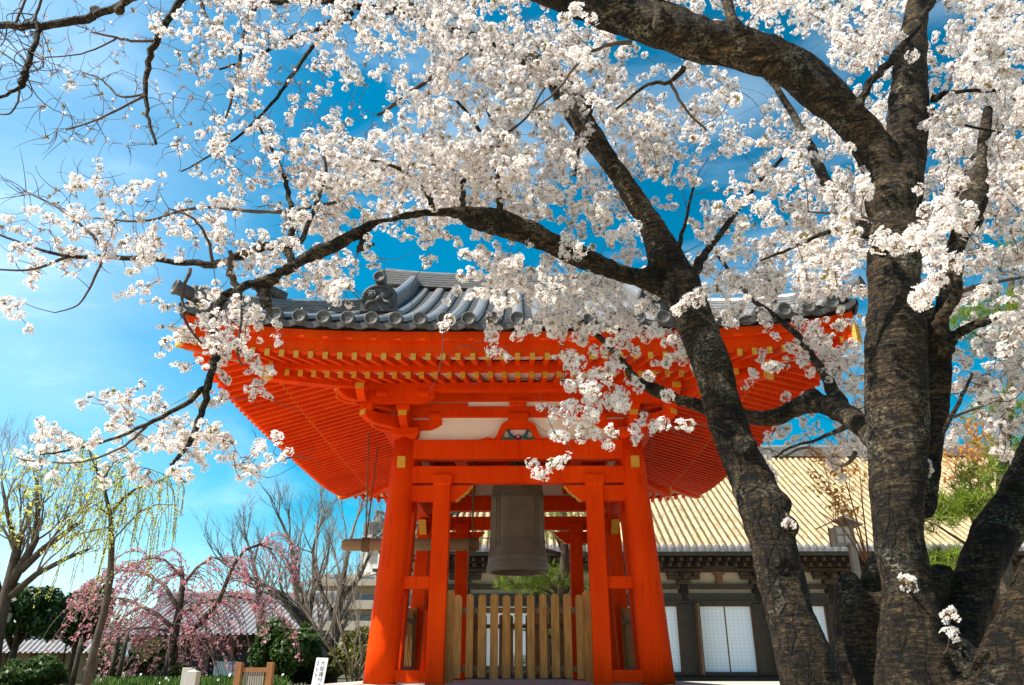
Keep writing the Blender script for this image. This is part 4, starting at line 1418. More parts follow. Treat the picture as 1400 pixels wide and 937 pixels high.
rng = np.random.default_rng(91)
fb = []
for k in range(110):
    x = rng.uniform(-78, 70) if k < 50 else rng.uniform(-78, -5); hh = rng.uniform(2.6, 5.0) if k < 60 else rng.uniform(3.2, 6.2)
    fb.append((np.array((x, rng.uniform(88, 100), hh * .5)), np.array((rng.uniform(2, 4.5), 2.5, hh * .62))))
V, F = leaf_cloud(rng, fb, 70000, .28)
V[:, 2] = np.maximum(V[:, 2], .02)
o = np_mesh('far_trees', V, F, [M['leaf_far']], kind='stuff')
tag(o, 'distant belt of olive trees along the skyline behind everything', 'trees')
GB = 'leafless trees left of the bell tower'
bare_tree('tall leafless tree with a broad fan of bare twigs beside the notice board', (432, 937), 26,
          [([(432, 940, 0), (425, 880, 0), (415, 840, 0), (405, 800, 0), (400, 760, .2)], .26, .07),
           ([(425, 880, 0), (408, 838, -.3), (380, 810, -.6), (350, 795, -.8)], .14, .05),
           ([(420, 850, 0), (430, 800, .4), (428, 755, .5)], .12, .05)], 21, 4, GB)
bare_tree('leafless tree with tangled twigs nearest the red bell tower', (450, 937), 25,
          [([(452, 940, 0), (455, 880, 0), (462, 830, 0), (470, 785, 0), (478, 745, .2)], .2, .05),
           ([(460, 850, 0), (440, 810, .3), (432, 770, .5)], .09, .04), ([(465, 820, 0), (492, 790, .2), (505, 760, .3)], .07, .03)], 22, 4, GB)
bare_tree('paler thin leafless tree rising behind the pink weeping blossom', (360, 937), 34,
          [([(362, 937, 0), (360, 860, 0), (352, 800, 0), (345, 765, 0)], .2, .07)], 23, 4, GB)
bare_tree('low pale bush of bare arching stems at the foot of the red post', (482, 937), 19,
          [([(485, 940, 0), (478, 905, 0), (470, 880, 0)], .03, .018), ([(488, 940, 0), (495, 900, 0), (490, 860, .2)], .03, .018), ([(480, 940, .3), (470, 915, .3), (452, 890, .3)], .025, .014)], 24, 3, GB, .55)


# yellow-green willow with slender trunk
def willow():
    rng = np.random.default_rng(31)
    Y = 16.0
    b0 = at(116, 937, Y); b0[2] = 0
    root = thing('willow_tree', 'slender willow with a dark leaning trunk and hanging yellow-green catkins', 'tree', b0)
    P = px_pts([(116, 945), (128, 890), (142, 840), (151, 790), (153, 740), (151, 705), (143, 672), (133, 645), (120, 612)], Y)
    P[0][2] = 0
    out = [(P, [.085, .078, .072, .066, .058, .047, .038, .03, .018], 0)]
    limbs = [([(152, 702), (168, 682), (186, 668), (205, 664), (222, 655)], .04), ([(140, 660), (150, 640), (156, 632), (180, 622)], .025), ([(120, 612), (112, 600), (90, 592)], .02), ([(151, 705), (130, 690), (110, 705)], .02),
             ([(153, 740), (190, 700), (215, 690), (240, 690)], .018), ([(152, 720), (110, 730), (90, 735)], .018), ([(205, 664), (235, 650), (250, 662)], .018), ([(143, 672), (160, 655), (200, 640), (228, 650)], .016)]
    for pts, r in limbs:
        Q = [at(x, y, Y + rng.uniform(-.5, .5)) for x, y in pts]
        out.append((Q, list(np.linspace(r, r * .35, len(Q))), 1))
    strands, V, n = [], [], 0
    src = []
    for pts, rs, l in out[1:]:
        for i in range(len(pts) - 1):
            for t in rng.random(5): src.append(pts[i] * (1 - t) + pts[i + 1] * t)
    for t in rng.random(10): src.append(P[-2] * (1 - t) + P[-1] * t)
    LV = []
    for s in src:
        d = norm(rng.normal(size=3) * np.array((1, 1, .2)) + np.array((0, 0, .5)))
        L = rng.uniform(.6, 1.9); k = 9
        pts = [np.array(s)]
        for i in range(k):
            d = norm(d * .62 + np.array((0, 0, -.42)) + rng.normal(size=3) * .05)
            pts.append(pts[-1] + d * L / k)
        out.append((pts, [.006] * (k + 1), 3))
        for i in range(k):
            for q in range(6):
                t = rng.random(); c = pts[i] * (1 - t) + pts[i + 1] * t + rng.normal(size=3) * .015
                a = norm(rng.normal(size=3) + np.array((0, 0, -1.2))) * .038; e = norm(np.cross(a, rng.normal(size=3))) * .014
                LV += [c, c + a * .5 + e, c + a, c + a * .5 - e]
    tubes('trunk', out, M['barkgrey'], root, (0, 0)); tubes('branches', out, M['barkgrey'], root, (1, 9))
    LV = np.array(LV); np_mesh('catkins', LV, np.arange(len(LV)).reshape(-1, 4), [M['willow']], parent=root)


willow()


def budding_tree():
    rng = np.random.default_rng(33)
    Y = 19.0
    b0 = at(10, 937, Y); b0[2] = 0
    root = thing('budding_tree', 'stout grey tree with forked limbs and fresh yellow leaves at the left edge', 'tree', b0)
    out, LV = [], []
    limbs = [([(-14, 945), (-6, 880), (4, 830), (14, 790), (22, 755), (28, 730)], .17, .08), ([(14, 800), (34, 765), (48, 740), (52, 700), (50, 660)], .12, .04), ([(28, 780), (60, 750), (90, 728), (112, 712)], .10, .04), ([(14, 815), (50, 785), (90, 764), (120, 752)], .09, .035), ([(2, 830), (-15, 760), (-22, 700)], .12, .05), ([(22, 755), (12, 710), (2, 660)], .08, .03)]
    for pts, ra, rb in limbs:
        P = px_pts(pts, Y)
        if pts[0][1] > 937: P[0][2] = 0
        rs = np.linspace(ra, rb, len(P)); out.append((P, list(rs), 0))
        for i in range(1, len(P)):
            if pts[i][1] > 800: continue
            for k in range(2): branch_out(rng, P[i], norm(P[i] - P[i - 1] + rng.normal(size=3) * .4 + np.array((0, 0, .4))), rng.uniform(.7, 1.3), rs[i] * .4, 1, out, 4, .5, .2, (3, 4), .12, .66)
    for pts, rs, l in out:
        if l >= 2:
            for p in pts[1:]:
                if p[2] < 5.5 and rng.random() < .055:
                    for q in range(3):
                        c = p + rng.normal(size=3) * .06; a = rng.normal(size=3) * .03; e = rng.normal(size=3) * .022
                        LV += [c - a, c + e, c + a, c - e]
    tubes('trunk', out, M['barkgrey'], root, (0, 0)); tubes('branches', out, M['bare'], root, (1, 9))
    LV = np.array(LV); np_mesh('young_leaves', LV, np.arange(len(LV)).reshape(-1, 4), [M['willow']], parent=root)


budding_tree()


def weeping_cherry():
    rng = np.random.default_rng(35)
    Y = 21.0
    b0 = at(228, 937, Y); b0[2] = 0
    root = thing('weeping_cherry_tree', 'small weeping cherry tree with drooping twigs of pink blossom', 'tree', b0)
    out, LV = [], []
    limbs = [([(226, 945), (232, 905), (238, 870), (245, 835), (250, 800), (248, 775)], .16, .05), ([(240, 900), (255, 870), (280, 845), (300, 820), (318, 775), (335, 752), (356, 744), (372, 752)], .09, .02), ([(238, 860), (215, 840), (180, 822), (150, 815), (125, 830)], .07, .02),
             ([(245, 835), (225, 800), (195, 782), (165, 780), (135, 800)], .06, .02), ([(250, 800), (270, 775), (290, 762), (310, 768)], .05, .02), ([(245, 840), (275, 825), (310, 815), (345, 820), (372, 845)], .05, .015), ([(238, 865), (205, 858), (165, 862), (130, 885)], .045, .012), ([(250, 790), (225, 765), (205, 762), (180, 775)], .04, .014), ([(240, 880), (265, 868), (290, 875), (310, 900)], .04, .012)]
    for li, (pts, ra, rb) in enumerate(limbs):
        P = [at(x, y, Y + (0 if li == 0 else rng.uniform(-.6, .6) * i / 3)) for i, (x, y) in enumerate(pts)]
        if pts[0][1] > 937: P[0][2] = 0
        out.append((P, list(np.linspace(ra, rb, len(P))), 0 if li < 2 else 1))
        for i in range(1, len(P)):
            if pts[i][1] > 880: continue
            for k in range(9):
                t = rng.random(); s = P[i - 1] * (1 - t) + P[i] * t
                sd = np.sign(s[0] - b0[0] + .01)
                d = norm(np.array((sd * .5, 0, .5)) + rng.normal(size=3) * np.array((.5, .6, .3)))
                L = rng.uniform(.7, 1.9); kk = 8; q = [s]
                for j in range(kk):
                    d = norm(d * .74 + np.array((sd * .09, 0, -.33)) + rng.normal(size=3) * .06); q.append(q[-1] + d * L / kk)
                    if q[-1][2] < .15: break
                if len(q) < 3: continue
                out.append((q, list(np.linspace(.013, .005, len(q))), 3))
                dens = rng.random() ** 1.3 * 8
                for j in range(1, len(q)):
                    for m_ in range(rng.poisson(dens)):
                        c = q[j] + rng.normal(size=3) * .035; a = rng.normal(size=3) * .021; e = rng.normal(size=3) * .018
                        LV += [c - a, c + e, c + a, c - e]
    tubes('trunk', out, M['barkgrey'], root, (0, 0)); tubes('branches', out, M['bare'], root, (1, 9))
    LV = np.array(LV); np_mesh('pink_blossoms', LV, np.arange(len(LV)).reshape(-1, 4), [M['pink']], parent=root)
    for (xp, yp) in ((98, 937), (148, 937), (160, 932)):
        b = MB(); q = at(xp, yp, Y - 2); t = at(xp + 14, yp - 65, Y - 2); q[2] = 0
        b.tube([q, t], [.07, .05], 8); tag(b.build('support_pole', M['barkgrey']), ['leaning prop pole farthest from the pink tree trunk', 'leaning prop pole under the pink tree, middle of three', 'leaning prop pole beside the white paper banner'][(98, 148, 160).index(xp)], 'pole', 'prop poles under the pink tree')


weeping_cherry()


# ------------------------------------------------------------------ pines
def pine(label, base, pads, seed, group, tuft=900, trunk=None, r0=.12):
    rng = np.random.default_rng(seed)
    root = thing('pine_tree', label, 'tree', (base[0], base[1], 0), group)
    b = MB()
    T = [np.array(p, float) for p in trunk]
    b.tube(T, list(np.linspace(r0, r0 * .35, len(T))), 10)
    b.build('trunk', M['barkgrey'], root)
    LV = []
    for (c, R) in pads:
        b = MB()
        c = np.asarray(c, float)
        t = min(T, key=lambda p: np.linalg.norm(p - c) + (2 if p[2] > c[2] + .1 else 0))
        mid = (t + c) / 2 + np.array((0, 0, .1)); b.tube([t, mid, c], [r0 * .3, r0 * .22, r0 * .08], 6); b.build('limb', M['barkgrey'], root)
        k = int(tuft * R[0] * R[1])
        for i in range(k):
            a = rng.uniform(0, 6.283); rr = math.sqrt(rng.random())
            s = c + np.array((math.cos(a) * rr * R[0], math.sin(a) * rr * R[1], R[2] * (1 - rr * rr) * rng.uniform(-1.2, 2.0))) + rng.normal(size=3) * np.array((.08, .08, .05))
            for j in range(15):
                d = norm(rng.normal(size=3) * .85 + np.array((math.cos(a) * .5, math.sin(a) * .5, .55))); L = rng.uniform(.09, .17)
                e = norm(np.cross(d, rng.normal(size=3))) * .0042
                LV += [s - e, s + e, s + d * L + e * .3, s + d * L - e * .3]
    LV = np.array(LV); np_mesh('needles', LV, np.arange(len(LV)).reshape(-1, 4), [M['pine']], parent=root)


Y = 18.5
pp = lambda x, y, Y_=18.5: at(x, y, Y_)
pine('small pine with bright green pads seen beneath the bell', pp(770, 937), [(pp(712, 800), (.55, .5, .22)), (pp(752, 803), (.5, .5, .22)), (pp(735, 785), (.5, .5, .2)), (pp(745, 870), (.3, .3, .15)), (pp(790, 800), (.4, .4, .18)), (pp(780, 700), (.5, .5, .25)), (pp(752, 725), (.35, .35, .2)), (pp(800, 745), (.35, .4, .2)), (pp(655, 735), (.2, .2, .12)), (pp(700, 860), (.25, .25, .12)), (pp(720, 905), (.25, .3, .12))],
     41, 'garden pines', 420, [np.array((pp(768, 937)[0], Y, 0)), pp(770, 880), pp(768, 820), pp(772, 760), pp(770, 700), pp(775, 660)], .17)
Yp = 9.0
pq = lambda x, y: at(x, y, Yp)
pine('taller pine with drooping needles behind the leaning cherry trunk', pq(1345, 937), [(pq(1300, 700), (.32, .35, .12)), (pq(1330, 690), (.3, .35, .12)), (pq(1275, 715), (.2, .3, .1)), (pq(1345, 655), (.28, .3, .1)), (pq(1350, 430), (.28, .3, .1)), (pq(1385, 420), (.25, .3, .12)), (pq(1310, 445), (.2, .25, .1)), (pq(1390, 350), (.2, .3, .1)), (pq(1370, 470), (.3, .3, .1)), (pq(1300, 770), (.25, .3, .1)), (pq(1395, 620), (.3, .3, .12)), (pq(1365, 560), (.25, .3, .1))],
     42, 'garden pines', 800, [np.array((pq(1380, 937)[0], Yp, 0)), pq(1375, 800), pq(1368, 700), pq(1375, 600), pq(1385, 500), pq(1380, 420), pq(1385, 350)], .09)


# budding maples with sparse orange leaves
def maple(label, base_px, Y, tips, seed):
    rng = np.random.default_rng(seed)
    b0 = at(base_px[0], base_px[1], Y); b0[2] = 0
    root = thing('maple_tree', label, 'tree', b0, 'budding maples by the hall')
    out, LV = [], []
    top = at(base_px[0], base_px[2], Y)
    out.append(([b0, (b0 + top) / 2, top], [.03, .024, .018], 0))
    for (x, y, L) in tips:
        e = at(x, y, Y + rng.uniform(-.6, .6)); m_ = (top + e) / 2 + np.array((0, 0, .2))
        out.append(([top, m_, e], [.014, .010, .007], 1))
        for k in range(2): branch_out(rng, m_ * (1 - k / 4) + e * (k / 4), norm(e - top + rng.normal(size=3) * .8), L, .006, 2, out, 4, .6, .05, (3, 4), .15, .65)
    for pts, rs, l in out:
        if l >= 3:
            for p in pts[1:]:
                if rng.random() < .4:
                    for q in range(2):
                        c = p + rng.normal(size=3) * .04; a = rng.normal(size=3) * .018; e = rng.normal(size=3) * .013
                        LV += [c - a, c + e, c + a, c - e]
    tubes('trunk', out, M['barkgrey'], root, (0, 0)); tubes('branches', out, M['redtwig'], root, (1, 9))
    LV = np.array(LV); np_mesh('young_leaves', LV, np.arange(len(LV)).reshape(-1, 4), [M['leaf_orange']], parent=root)


maple('budding maple with sparse orange leaves against the sunlit hall roof', (1190, 937, 780), 11.5, [(1105, 630, .5), (1140, 610, .5), (1150, 680, .45), (1120, 700, .35), (1175, 640, .45)], 51)
maple('budding maple with amber leaves between the two largest cherry trunks', (1340, 937, 740), 10.5, [(1290, 620, .5), (1320, 600, .5), (1350, 610, .45), (1370, 590, .5), (1300, 660, .4), (1385, 540, .4), (1340, 520, .4)], 52)


# ------------------------------------------------------------------ the two flowering cherry trees in front
def smooth_path(lst, n=5):
    """Catmull-Rom through [(px, py, radius in px, distance)] -> world points and radii in metres"""
    P = np.array([at(a[0], a[1], a[3]) for a in lst]); R = np.array([pr(a[2], p) for a, p in zip(lst, P)])
    Q = np.column_stack([P, R]); Q = np.vstack([2 * Q[0] - Q[1], Q, 2 * Q[-1] - Q[-2]])
    out = []
    for i in range(1, len(Q) - 2):
        for t in np.arange(n) / n:
            a, b_, c, d = Q[i - 1], Q[i], Q[i + 1], Q[i + 2]
            out.append(.5 * ((2 * b_) + (c - a) * t + (2 * a - 5 * b_ + 4 * c - d) * t * t + (3 * b_ - a - 3 * c + d) * t ** 3))
    out.append(Q[-2]); out = np.array(out)
    return out[:, :3], np.maximum(out[:, 3], .002)


def sines(P, f, seed, octs=4):
    r = np.random.default_rng(seed); v = np.zeros(len(P)); a = 1.0
    for o in range(octs):
        for k in range(3):
            d = r.normal(size=3); d /= np.linalg.norm(d)
            v += a * np.sin((P @ d) * f * r.uniform(.8, 1.25) + r.uniform(0, 6.28) + 1.3 * np.sin(P @ r.normal(size=3) * f * .6))
        f *= 1.9; a *= .52
    return v / 3


def thick_wood(name, limbs, knobs, root, voxel=.014, amp=.010, seed=1):
    b = MB()
    for P, R in limbs:
        b.tube(P, R, 16, 0)
    for c, r in knobs:
        b.lathe([(0, -r)] + [(r * math.sin(a), -r * math.cos(a)) for a in np.linspace(.3, 2.84, 8)] + [(0, r)], c, 12)
    o = b.build(name, M['bark'], None)
    mo = o.modifiers.new('r', 'REMESH'); mo.mode = 'VOXEL'; mo.voxel_size = voxel; mo.use_smooth_shade = True
    sm = o.modifiers.new('s', 'SMOOTH'); sm.factor = .5; sm.iterations = 4
    dg = bpy.context.evaluated_depsgraph_get()
    me = bpy.data.meshes.new_from_object(o.evaluated_get(dg))
    bpy.data.objects.remove(o)
    n = len(me.vertices)
    V = np.empty(n * 3, np.float32); me.vertices.foreach_get('co', V); V = V.reshape(-1, 3).astype(float)
    N = np.empty(n * 3, np.float32); me.vertices.foreach_get('normal', N); N = N.reshape(-1, 3).astype(float)
    Vs = V * np.array((1, 1, .5))
    d = sines(Vs, 7, seed, 3) * amp * 1.3 + sines(V * np.array((.6, .6, 1.4)), 45, seed + 1, 2) * amp * .22 + np.abs(sines(V * np.array((1.3, 1.3, .35)), 26, seed + 2, 2)) * amp * -.55
    V = V + N * d[:, None] - root_loc(root)
    me.vertices.foreach_set('co', V.astype(np.float32).ravel()); me.update()
    me.polygons.foreach_set('use_smooth', np.ones(len(me.polygons), bool))
    me.materials.clear(); me.materials.append(M['bark'])
    me.name = name
    o = bpy.data.objects.new(name, me); COL.objects.link(o); o.parent = root
    return o


# -- hand placed limbs: (photo x, photo y, radius in photo pixels, distance)
A_THICK = [
    [(1126, 1010, 49.3, 4.4), (1107, 940, 42.2, 4.4), (1096, 895, 37.8, 4.4), (1081, 850, 33.4, 4.44), (1069, 800, 32.6, 4.5), (1059, 750, 32.6, 4.54), (1046, 700, 34.3, 4.58), (1022, 640, 29.0, 4.66), (1004, 600, 26.4, 4.7), (986, 550, 26.4, 4.78), (972, 500, 27.3, 4.84), (953, 450, 25.5, 4.9), (934, 405, 27.3, 4.97), (914, 365, 27.3, 5.0), (893, 312, 19.4, 5.05), (863, 262, 16.7, 5.1), (838, 225, 15.0, 5.15), (804, 177, 16.7, 5.2), (780, 142, 15.8, 5.25), (758, 106, 14.1, 5.3), (722, 82, 12.3, 5.4), (670, 64, 11.4, 5.5), (620, 48, 12.3, 5.55), (580, 28, 10.6, 5.6), (535, -5, 9.7, 5.65), (490, -40, 8.8, 5.7)],
    [(930, 398, 24, 5.0), (895, 385, 17, 4.98), (850, 372, 15, 4.95), (800, 354, 16, 4.9), (750, 330, 15, 4.88), (700, 309, 18, 4.85), (655, 298, 16, 4.8), (620, 290, 10, 4.78), (580, 291, 8, 4.77), (530, 301, 7.5, 4.75), (500, 312, 8, 4.72), (460, 335, 9, 4.7), (440, 343, 9, 4.68), (420, 352, 8, 4.67), (400, 363, 6.5, 4.66), (380, 374, 6, 4.65)],
]
A_KNOBS = [(928, 388, 30, 4.97), (900, 358, 18, 4.9), (1018, 615, 24, 4.6), (1060, 765, 27, 4.46), (1076, 720, 18, 4.48), (1066, 690, 22, 4.56), (690, 305, 17, 4.84), (795, 150, 19, 5.22), (436, 346, 10, 4.68)]
A_BRANCH = [
    [(405, 361, 7, 4.66), (370, 380, 6.5, 4.62), (335, 393, 6, 4.6), (305, 408, 6, 4.58), (293, 435, 5.8, 4.55), (296, 480, 5.4, 4.52), (286, 522, 5, 4.5), (277, 560, 4.5, 4.5), (262, 600, 4, 4.5), (245, 625, 3.2, 4.48), (233, 636, 2, 4.47)],
    [(287, 522, 4.2, 4.5), (252, 553, 3.4, 4.48), (200, 580, 2.8, 4.45), (160, 598, 2, 4.42), (100, 615, 1.5, 4.4), (55, 622, 1, 4.38)],
    [(200, 582, 2, 4.45), (170, 610, 1.7, 4.5), (110, 632, 1.3, 4.52), (40, 630, 1, 4.5), (22, 625, .8, 4.5)],
    [(400, 362, 6, 4.66), (392, 343, 6, 4.68), (370, 336, 6, 4.7), (330, 350, 6, 4.72), (290, 361, 5.4, 4.74), (240, 357, 4, 4.76), (150, 352, 3.4, 4.8), (90, 350, 2.6, 4.82), (40, 336, 1.8, 4.85), (-10, 318, 1.4, 4.9)],
    [(90, 352, 2.4, 4.82), (45, 368, 1.8, 4.8), (-10, 369, 1.4, 4.8)],
    [(140, 354, 2.2, 4.8), (122, 395, 1.6, 4.75), (105, 418, 1.2, 4.72), (75, 428, .8, 4.7)],
    [(150, 352, 3, 4.8), (120, 315, 2, 4.85), (80, 285, 1.5, 4.9), (35, 262, 1, 4.95)],
    [(393, 345, 5, 4.68), (400, 300, 4, 4.72), (393, 262, 3.4, 4.76), (382, 225, 2.8, 4.8), (360, 185, 2, 4.86), (348, 160, 1.5, 4.9)],
    [(410, 332, 4, 4.7), (428, 290, 3, 4.74), (445, 240, 2.4, 4.8), (440, 200, 1.6, 4.85)],
    [(405, 288, 2.8, 4.74), (440, 280, 2.6, 4.78), (468, 276, 2, 4.8)],
    [(400, 290, 2.8, 4.74), (355, 290, 2.6, 4.8), (270, 284, 2.2, 4.9), (200, 302, 1.8, 4.95), (130, 298, 1.2, 5)],
    [(290, 362, 2.6, 4.74), (285, 330, 2, 4.7), (265, 300, 1.5, 4.65), (230, 285, 1, 4.6)],
    [(594, 290, 4.5, 4.78), (582, 262, 3.4, 4.74), (556, 237, 2.6, 4.7), (520, 222, 1.8, 4.66), (480, 215, 1.2, 4.6)],
    [(682, 290, 5, 4.8), (681, 240, 4.4, 4.75), (675, 210, 3.2, 4.7), (650, 170, 2.6, 4.66), (625, 138, 2, 4.6)],
    [(680, 212, 3, 4.72), (682, 185, 2.2, 4.7), (665, 150, 1.6, 4.66)],
    [(683, 190, 2, 4.7), (720, 160, 1.5, 4.65), (745, 120, 1.2, 4.6)],
    [(633, 290, 4, 4.8), (633, 262, 3.6, 4.82), (634, 246, 3.2, 4.83)],
    [(516, 158, 2.2, 5.2), (550, 135, 2.8, 5.2), (590, 106, 3.4, 5.3), (640, 70, 4, 5.5)],
    [(500, 318, 4, 4.72), (494, 335, 4.4, 4.7), (492, 342, 3, 4.68), (512, 334, 2, 4.66)],
    [(375, 378, 7, 4.64), (362, 390, 9, 4.63), (364, 412, 6, 4.62), (368, 430, 3, 4.6)],
    [(316, 345, 3, 4.6), (314, 370, 4.4, 4.6), (322, 390, 4.6, 4.6), (330, 425, 2, 4.56), (325, 480, 1.5, 4.5), (330, 500, 1.2, 4.5)],
    [(260, 368, 2.6, 4.7), (250, 400, 2.2, 4.65), (254, 440, 2, 4.6), (275, 470, 1.4, 4.55)],
    [(560, -5, 6, 5.6), (530, 15, 5, 5.5), (480, 5, 4.6, 5.4), (420, 0, 4.2, 5.3), (345, 5, 4, 5.2), (310, -5, 3.6, 5.2)],
    [(475, 12, 3.6, 5.4), (440, 38, 3, 5.3), (400, 50, 2.6, 5.25), (350, 78, 2, 5.2), (300, 95, 1.4, 5.15)],
    [(482, 18, 3.6, 5.4), (432, 60, 3, 5.3), (412, 85, 2.8, 5.25), (385, 125, 2.4, 5.2), (350, 165, 2, 5.1), (300, 205, 1.5, 5.0), (248, 235, 1, 4.95)],
    [(480, 30, 5, 5.45), (500, 48, 4, 5.4), (522, 65, 2, 5.35)],
    [(350, 5, 3.6, 5.2), (335, 40, 2.6, 5.1), (325, 95, 2, 5.05), (313, 150, 1.6, 5.0), (300, 170, 1.2, 5)],
    [(270, -10, 3, 5.0), (285, 30, 2.4, 4.95), (300, 55, 1.6, 4.9)],
    [(940, 392, 10, 5.1), (962, 352, 5.5, 5.4), (985, 318, 4.4, 5.6), (1040, 246, 3.4, 5.9), (1085, 200, 2, 6.2)],
    [(925, 350, 4, 4.9), (938, 300, 2.2, 4.95), (950, 250, 1.6, 5.0)],
    [(786, 240, 3, 5.6), (790, 200, 3.4, 5.6), (786, 160, 3.4, 5.4), (788, 140, 5, 5.25)],
]
B_THICK = [
    [(1274, 1050, 80.0, 3.7), (1263, 965, 59.2, 3.7), (1258, 905, 48.7, 3.7), (1251, 850, 41.8, 3.7), (1243, 800, 36.5, 3.7), (1230, 750, 35.7, 3.7), (1224, 700, 35.7, 3.7), (1225, 600, 37.4, 3.7), (1222, 500, 37.4, 3.7), (1224, 450, 33.9, 3.72), (1222, 400, 31.3, 3.74), (1224, 340, 31.3, 3.76), (1228, 300, 32.2, 3.78), (1226, 255, 36.5, 3.8), (1236, 200, 28.7, 3.82), (1240, 160, 27.0, 3.84), (1242, 100, 24.4, 3.86), (1249, 50, 19.1, 3.88), (1255, 0, 15.7, 3.9), (1262, -70, 13.1, 3.95)],
    [(1224, 270, 29.2, 3.78), (1196, 208, 29.2, 3.76), (1162, 165, 27.5, 3.72), (1120, 121, 26.7, 3.68), (1070, 85, 25.1, 3.65), (1010, 63, 26.7, 3.62), (950, 50, 31.6, 3.6), (880, 28, 32.4, 3.6), (800, -5, 30.0, 3.62), (720, -32, 25.9, 3.65), (640, -65, 21.9, 3.7), (500, -90, 14.6, 3.8), (350, -62, 8.9, 3.95), (230, -25, 6.1, 4.05), (168, 5, 5.3, 4.1), (128, 22, 4.5, 4.12)],
    [(1252, 700, 20, 3.82), (1264, 640, 20, 3.9), (1276, 560, 20, 3.98), (1283, 490, 20, 4.02), (1287, 430, 15, 4.1), (1302, 350, 12, 4.2), (1328, 285, 14, 4.3), (1340, 235, 10, 4.4), (1350, 150, 7, 4.6)],
    [(1225, 660, 24, 3.85), (1198, 605, 18, 4.2), (1165, 572, 14, 4.7), (1130, 554, 12, 5.1), (1100, 552, 13, 5.3), (1055, 572, 10, 5.5), (1000, 566, 10, 5.7), (950, 553, 11, 5.75), (905, 537, 10, 5.75), (868, 520, 6.5, 5.75)],
    [(1292, 960, 57.1, 3.78), (1300, 900, 39.8, 3.8), (1314, 850, 32.8, 3.82), (1332, 800, 29.4, 3.85), (1354, 750, 31.2, 3.88), (1384, 700, 31.2, 3.92), (1412, 650, 31.2, 3.95), (1445, 590, 31.2, 4.0), (1500, 480, 28.6, 4.1), (1548, 360, 24.2, 4.2), (1585, 220, 15.8, 4.3), (1612, 80, 8.4, 4.4), (1630, -30, 4.7, 4.5)],
    [(1362, 1010, 59.9, 3.5), (1382, 940, 51.3, 3.5), (1418, 850, 48.8, 3.5), (1462, 755, 47.1, 3.5), (1530, 620, 42.8, 3.5), (1595, 490, 35.0, 3.55), (1650, 350, 24.8, 3.6), (1700, 200, 15.6, 3.7), (1740, 60, 7.4, 3.8)],
]
B_KNOBS = [(1290, 905, 48, 3.72), (1276, 800, 26, 3.74), (1222, 275, 40, 3.78), (1284, 450, 20, 4.05), (1110, 545, 13, 5.2), (1326, 300, 17, 4.25), (1208, 440, 22, 3.7), (1198, 500, 18, 3.68), (1286, 790, 20, 3.8), (1207, 570, 20, 3.68), (1245, 640, 22, 3.7), (955, 47, 31, 3.6), (1222, 262, 30, 3.78), (130, 14, 7, 4.12), (164, 14, 8, 4.1)]
